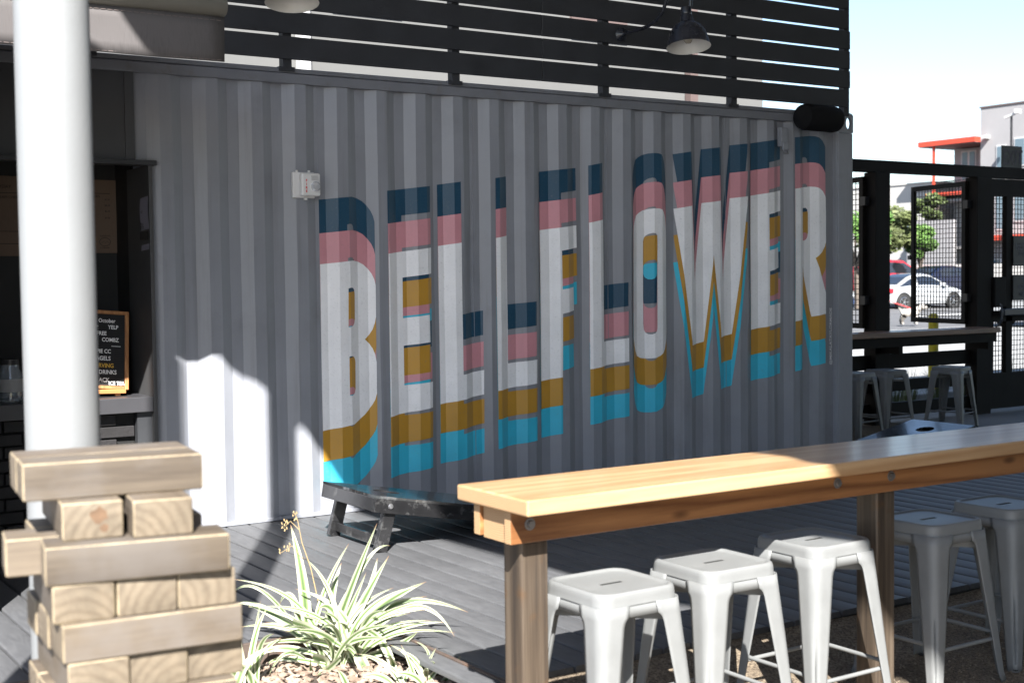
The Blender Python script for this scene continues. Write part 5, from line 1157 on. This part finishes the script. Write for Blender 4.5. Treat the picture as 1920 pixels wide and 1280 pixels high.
for z in (6.3, 3.7): window(XB, 37.5, 38.1, z, z+1.9, 1)
for y in (35.6, 32, 29, 25):
    for z in (7.0, 4.1, 1.0): window(XB, y, y+1.4, z, z+1.5)
window(XB, 37.2, 38.3, .9, 2.2)
bpart('wall_lamp', (XB-.35, XB-.001, 38.52, 38.82, 8.60, 8.78), M_wf)
bpart('garden_wall', (XB-4, XB-3.7, 24, 44, -.1, 1.9), M_stucw)
bpart('stair_wall', (56.4, 56.6, 39.3, 41.9, -.1, 4.3), M_stuc)
bpart('planter_ledge', (56.61, 58.0, 40.6, 42.6, -.1, 2.6), M_stuc)
wb = thing('white_building', 'plain white stucco building left of the apartment block', 'building', (64, 48, 0))
bpart('wall', (59.5, 74, 43.2, 62, -.1, 6.6), M_stucw, wb); bpart('parapet_cap', (59.44, 74.06, 43.14, 62.06, 6.6, 6.68), M_stucw, wb)
for y in (44.2, 47.5, 51): window(59.5, y, y+1.2, 3.6, 4.9, 2, wb)
bpart('door', (59.44, 59.49, 46.0, 46.95, -.05, 2.1), M_soff, wb)
rb = thing('rooftop_building', 'sunlit white stucco building glimpsed through the slat screen gaps', 'building', (2, 6, 0))
M_rbw = paint('weathered white stucco', (.115,.115,.112), .9, var=.1, scale=.8); bpart('wall', (-8, 9.5, 5.0, 9, -.13, 7.2), M_rbw, rb); bpart('parapet_cap', (-8.05, 9.55, 4.95, 9.05, 7.2, 7.3), M_stucw, rb)
bpart('downpipe', (3.1, 3.22, 4.88, 4.98, 0, 7.2), M_wf, rb); bpart('downpipe', (8.2, 8.32, 4.88, 4.98, 0, 7.2), M_soff, rb)
for k in range(3): window_y = bpart('vent', (.5+k*3, 1.3+k*3, 4.95, 5.0, 4.2, 4.6), M_soff, rb)
# ducts lying on the container roof
t = thing('roof_duct', 'pale metal duct lying on the container roof behind the slats', 'duct', (2, .9, 2.7))
g = MB(); g.bar((1.2,.75,2.76),(2.6,.8,2.76),.2,.10); obj('duct_run', g, paint('galvanised duct', (.55,.55,.56), .45, metal=.2), t, bevel=.01, world=True)
g = MB()
for xx in (1.3,2.4): g.box(xx,xx+.06,.65,1.0,2.70,2.77)
obj('duct_foot', g, M_rail, t, world=True)
# street lamp post by the apartments
t = thing('lamp_post', 'thin dark camera pole with white head in front of the apartment block', 'lamp post', (XB-1.5, 36.1, 0))
g = MB(); g.tube([(XB-1.5,36.1,0),(XB-1.5,36.1,9.5)], .06, 8); obj('pole', g, M_black, t, 50, world=True)
g = MB(); g.bar((XB-1.5,35.9,9.55),(XB-1.5,36.5,9.4),.12,.12); g.bar((XB-1.7,35.7,9.65),(XB-1.3,35.75,9.65),.18,.22); obj('camera_head', g, M_wf, t, world=True)

# ---------------------------------------------------------------- street trees
def leaf_cloud(n, centers, size, rnd):
    mb = MB()
    for _ in range(n):
        c, r = rnd.choice(centers); d = Vector((rnd.gauss(0,1),rnd.gauss(0,1),rnd.gauss(0,1))).normalized()*r*rnd.random()**.45
        p = Vector(c)+Vector((d.x,d.y,d.z*.8)); a = Vector((rnd.gauss(0,1),rnd.gauss(0,1),rnd.gauss(0,.6))).normalized(); b_ = a.orthogonal().normalized(); s = size*rnd.uniform(.6,1.3)
        mb.add([p-a*s, p+b_*s*.45, p+a*s, p-b_*s*.45], [(0,1,2,3)])
    return mb
def foliage(name, c):
    m, nt, b = newmat(name); L = nt.links.new
    tc = N(nt,'ShaderNodeTexCoord'); no = N(nt,'ShaderNodeTexNoise', Scale=1.6, Detail=5.0); L(tc.outputs['Object'], no.inputs['Vector']); rp = N(nt,'ShaderNodeValToRGB'); L(no.outputs[0], rp.inputs[0]); rp.color_ramp.elements[0].color = (*[x*.6 for x in c],1); rp.color_ramp.elements[1].color = (*[x*1.5 for x in c],1); rp.color_ramp.elements[0].position=.35; rp.color_ramp.elements[1].position=.65
    L(rp.outputs[0], b.inputs['Base Color']); b.inputs['Roughness'].default_value = .6; tr = N(nt,'ShaderNodeBsdfTranslucent'); L(rp.outputs[0], tr.inputs[0]); ms = N(nt,'ShaderNodeMixShader'); ms.inputs[0].default_value = .3; L(b.outputs[0], ms.inputs[1]); L(tr.outputs[0], ms.inputs[2]); L(ms.outputs[0], nt.nodes['Material Output'].inputs[0]); return m
M_bark = paint('grey bark', (.10,.08,.065), .9, var=.3, scale=6)
def tree(label, x, y, z0, h, r, c, seed, n=5200, trunk=.14):
    rnd = random.Random(seed); t = thing('street_tree', label, 'tree', (x, y, z0)); g = MB(); base = Vector((x,y,z0)); fork = base+Vector((rnd.uniform(-.2,.2),rnd.uniform(-.2,.2),h*.38))
    g.tube([base, base.lerp(fork,.5)+Vector((.08,.05,0)), fork], [trunk,trunk*.85,trunk*.7], 9); cs = []
    for k in range(9):
        a = k*2.4+rnd.uniform(-.4,.4); rad = r*rnd.uniform(.25,.8); e = Vector((x+rad*math.cos(a), y+rad*math.sin(a), z0+h*rnd.uniform(.55,.9)))
        g.tube([fork, fork.lerp(e,.5)+Vector((0,0,h*.05)), e], [trunk*.5,trunk*.3,trunk*.12], 6); cs.append((e, r*rnd.uniform(.28,.5)))
    obj('trunk', g, M_bark, t, 50, world=True); obj('crown', leaf_cloud(n, cs, .13, rnd), foliage('leaves %d' % seed, c), t, fix=False, world=True)
tree('olive-green tree behind the red and navy cars', 48.3, 36.6, .33, 4.6, 1.7, (.10,.12,.045), 1)
tree('bright green tree right of the olive tree, before the white wall', 50.2, 36.3, .33, 3.7, .9, (.10,.19,.045), 2)
tree('green tree seen through the left mesh shutter', 37.6, 28.9, .1, 4.2, 1.5, (.10,.20,.045), 3)
tree('leafy tree against the balconies of the apartment block', 57.3, 41.6, 2.6, 3.3, 1.0, (.07,.10,.03), 4, 4200)
tree('distant green treetop above the white building', 66.5, 60.0, .0, 9.5, 3.2, (.09,.13,.04), 5, 3600)


# added unseen block behind the viewer: cuts light reaching the wall from the south
t = thing('south_light_block', 'unseen dark block added behind the viewer to cut light from the south', 'building', (9, -15.5, -.13))
bpart('wall', (-1.0, 20.2, -17, -14.2, -.13, 4.7), M_panel, t); bpart('parapet_cap', (-1.05, 20.25, -17.05, -14.15, 4.7, 4.78), M_dark, t)
for k in range(5):
    f = bpart('window', (1+k*4, 3+k*4, -14.2, -14.15, .8, 2.2), M_dark, t); bpart('pane', (1.08+k*4, 2.92+k*4, -14.15, -14.14, .88, 2.12), M_glass, f)
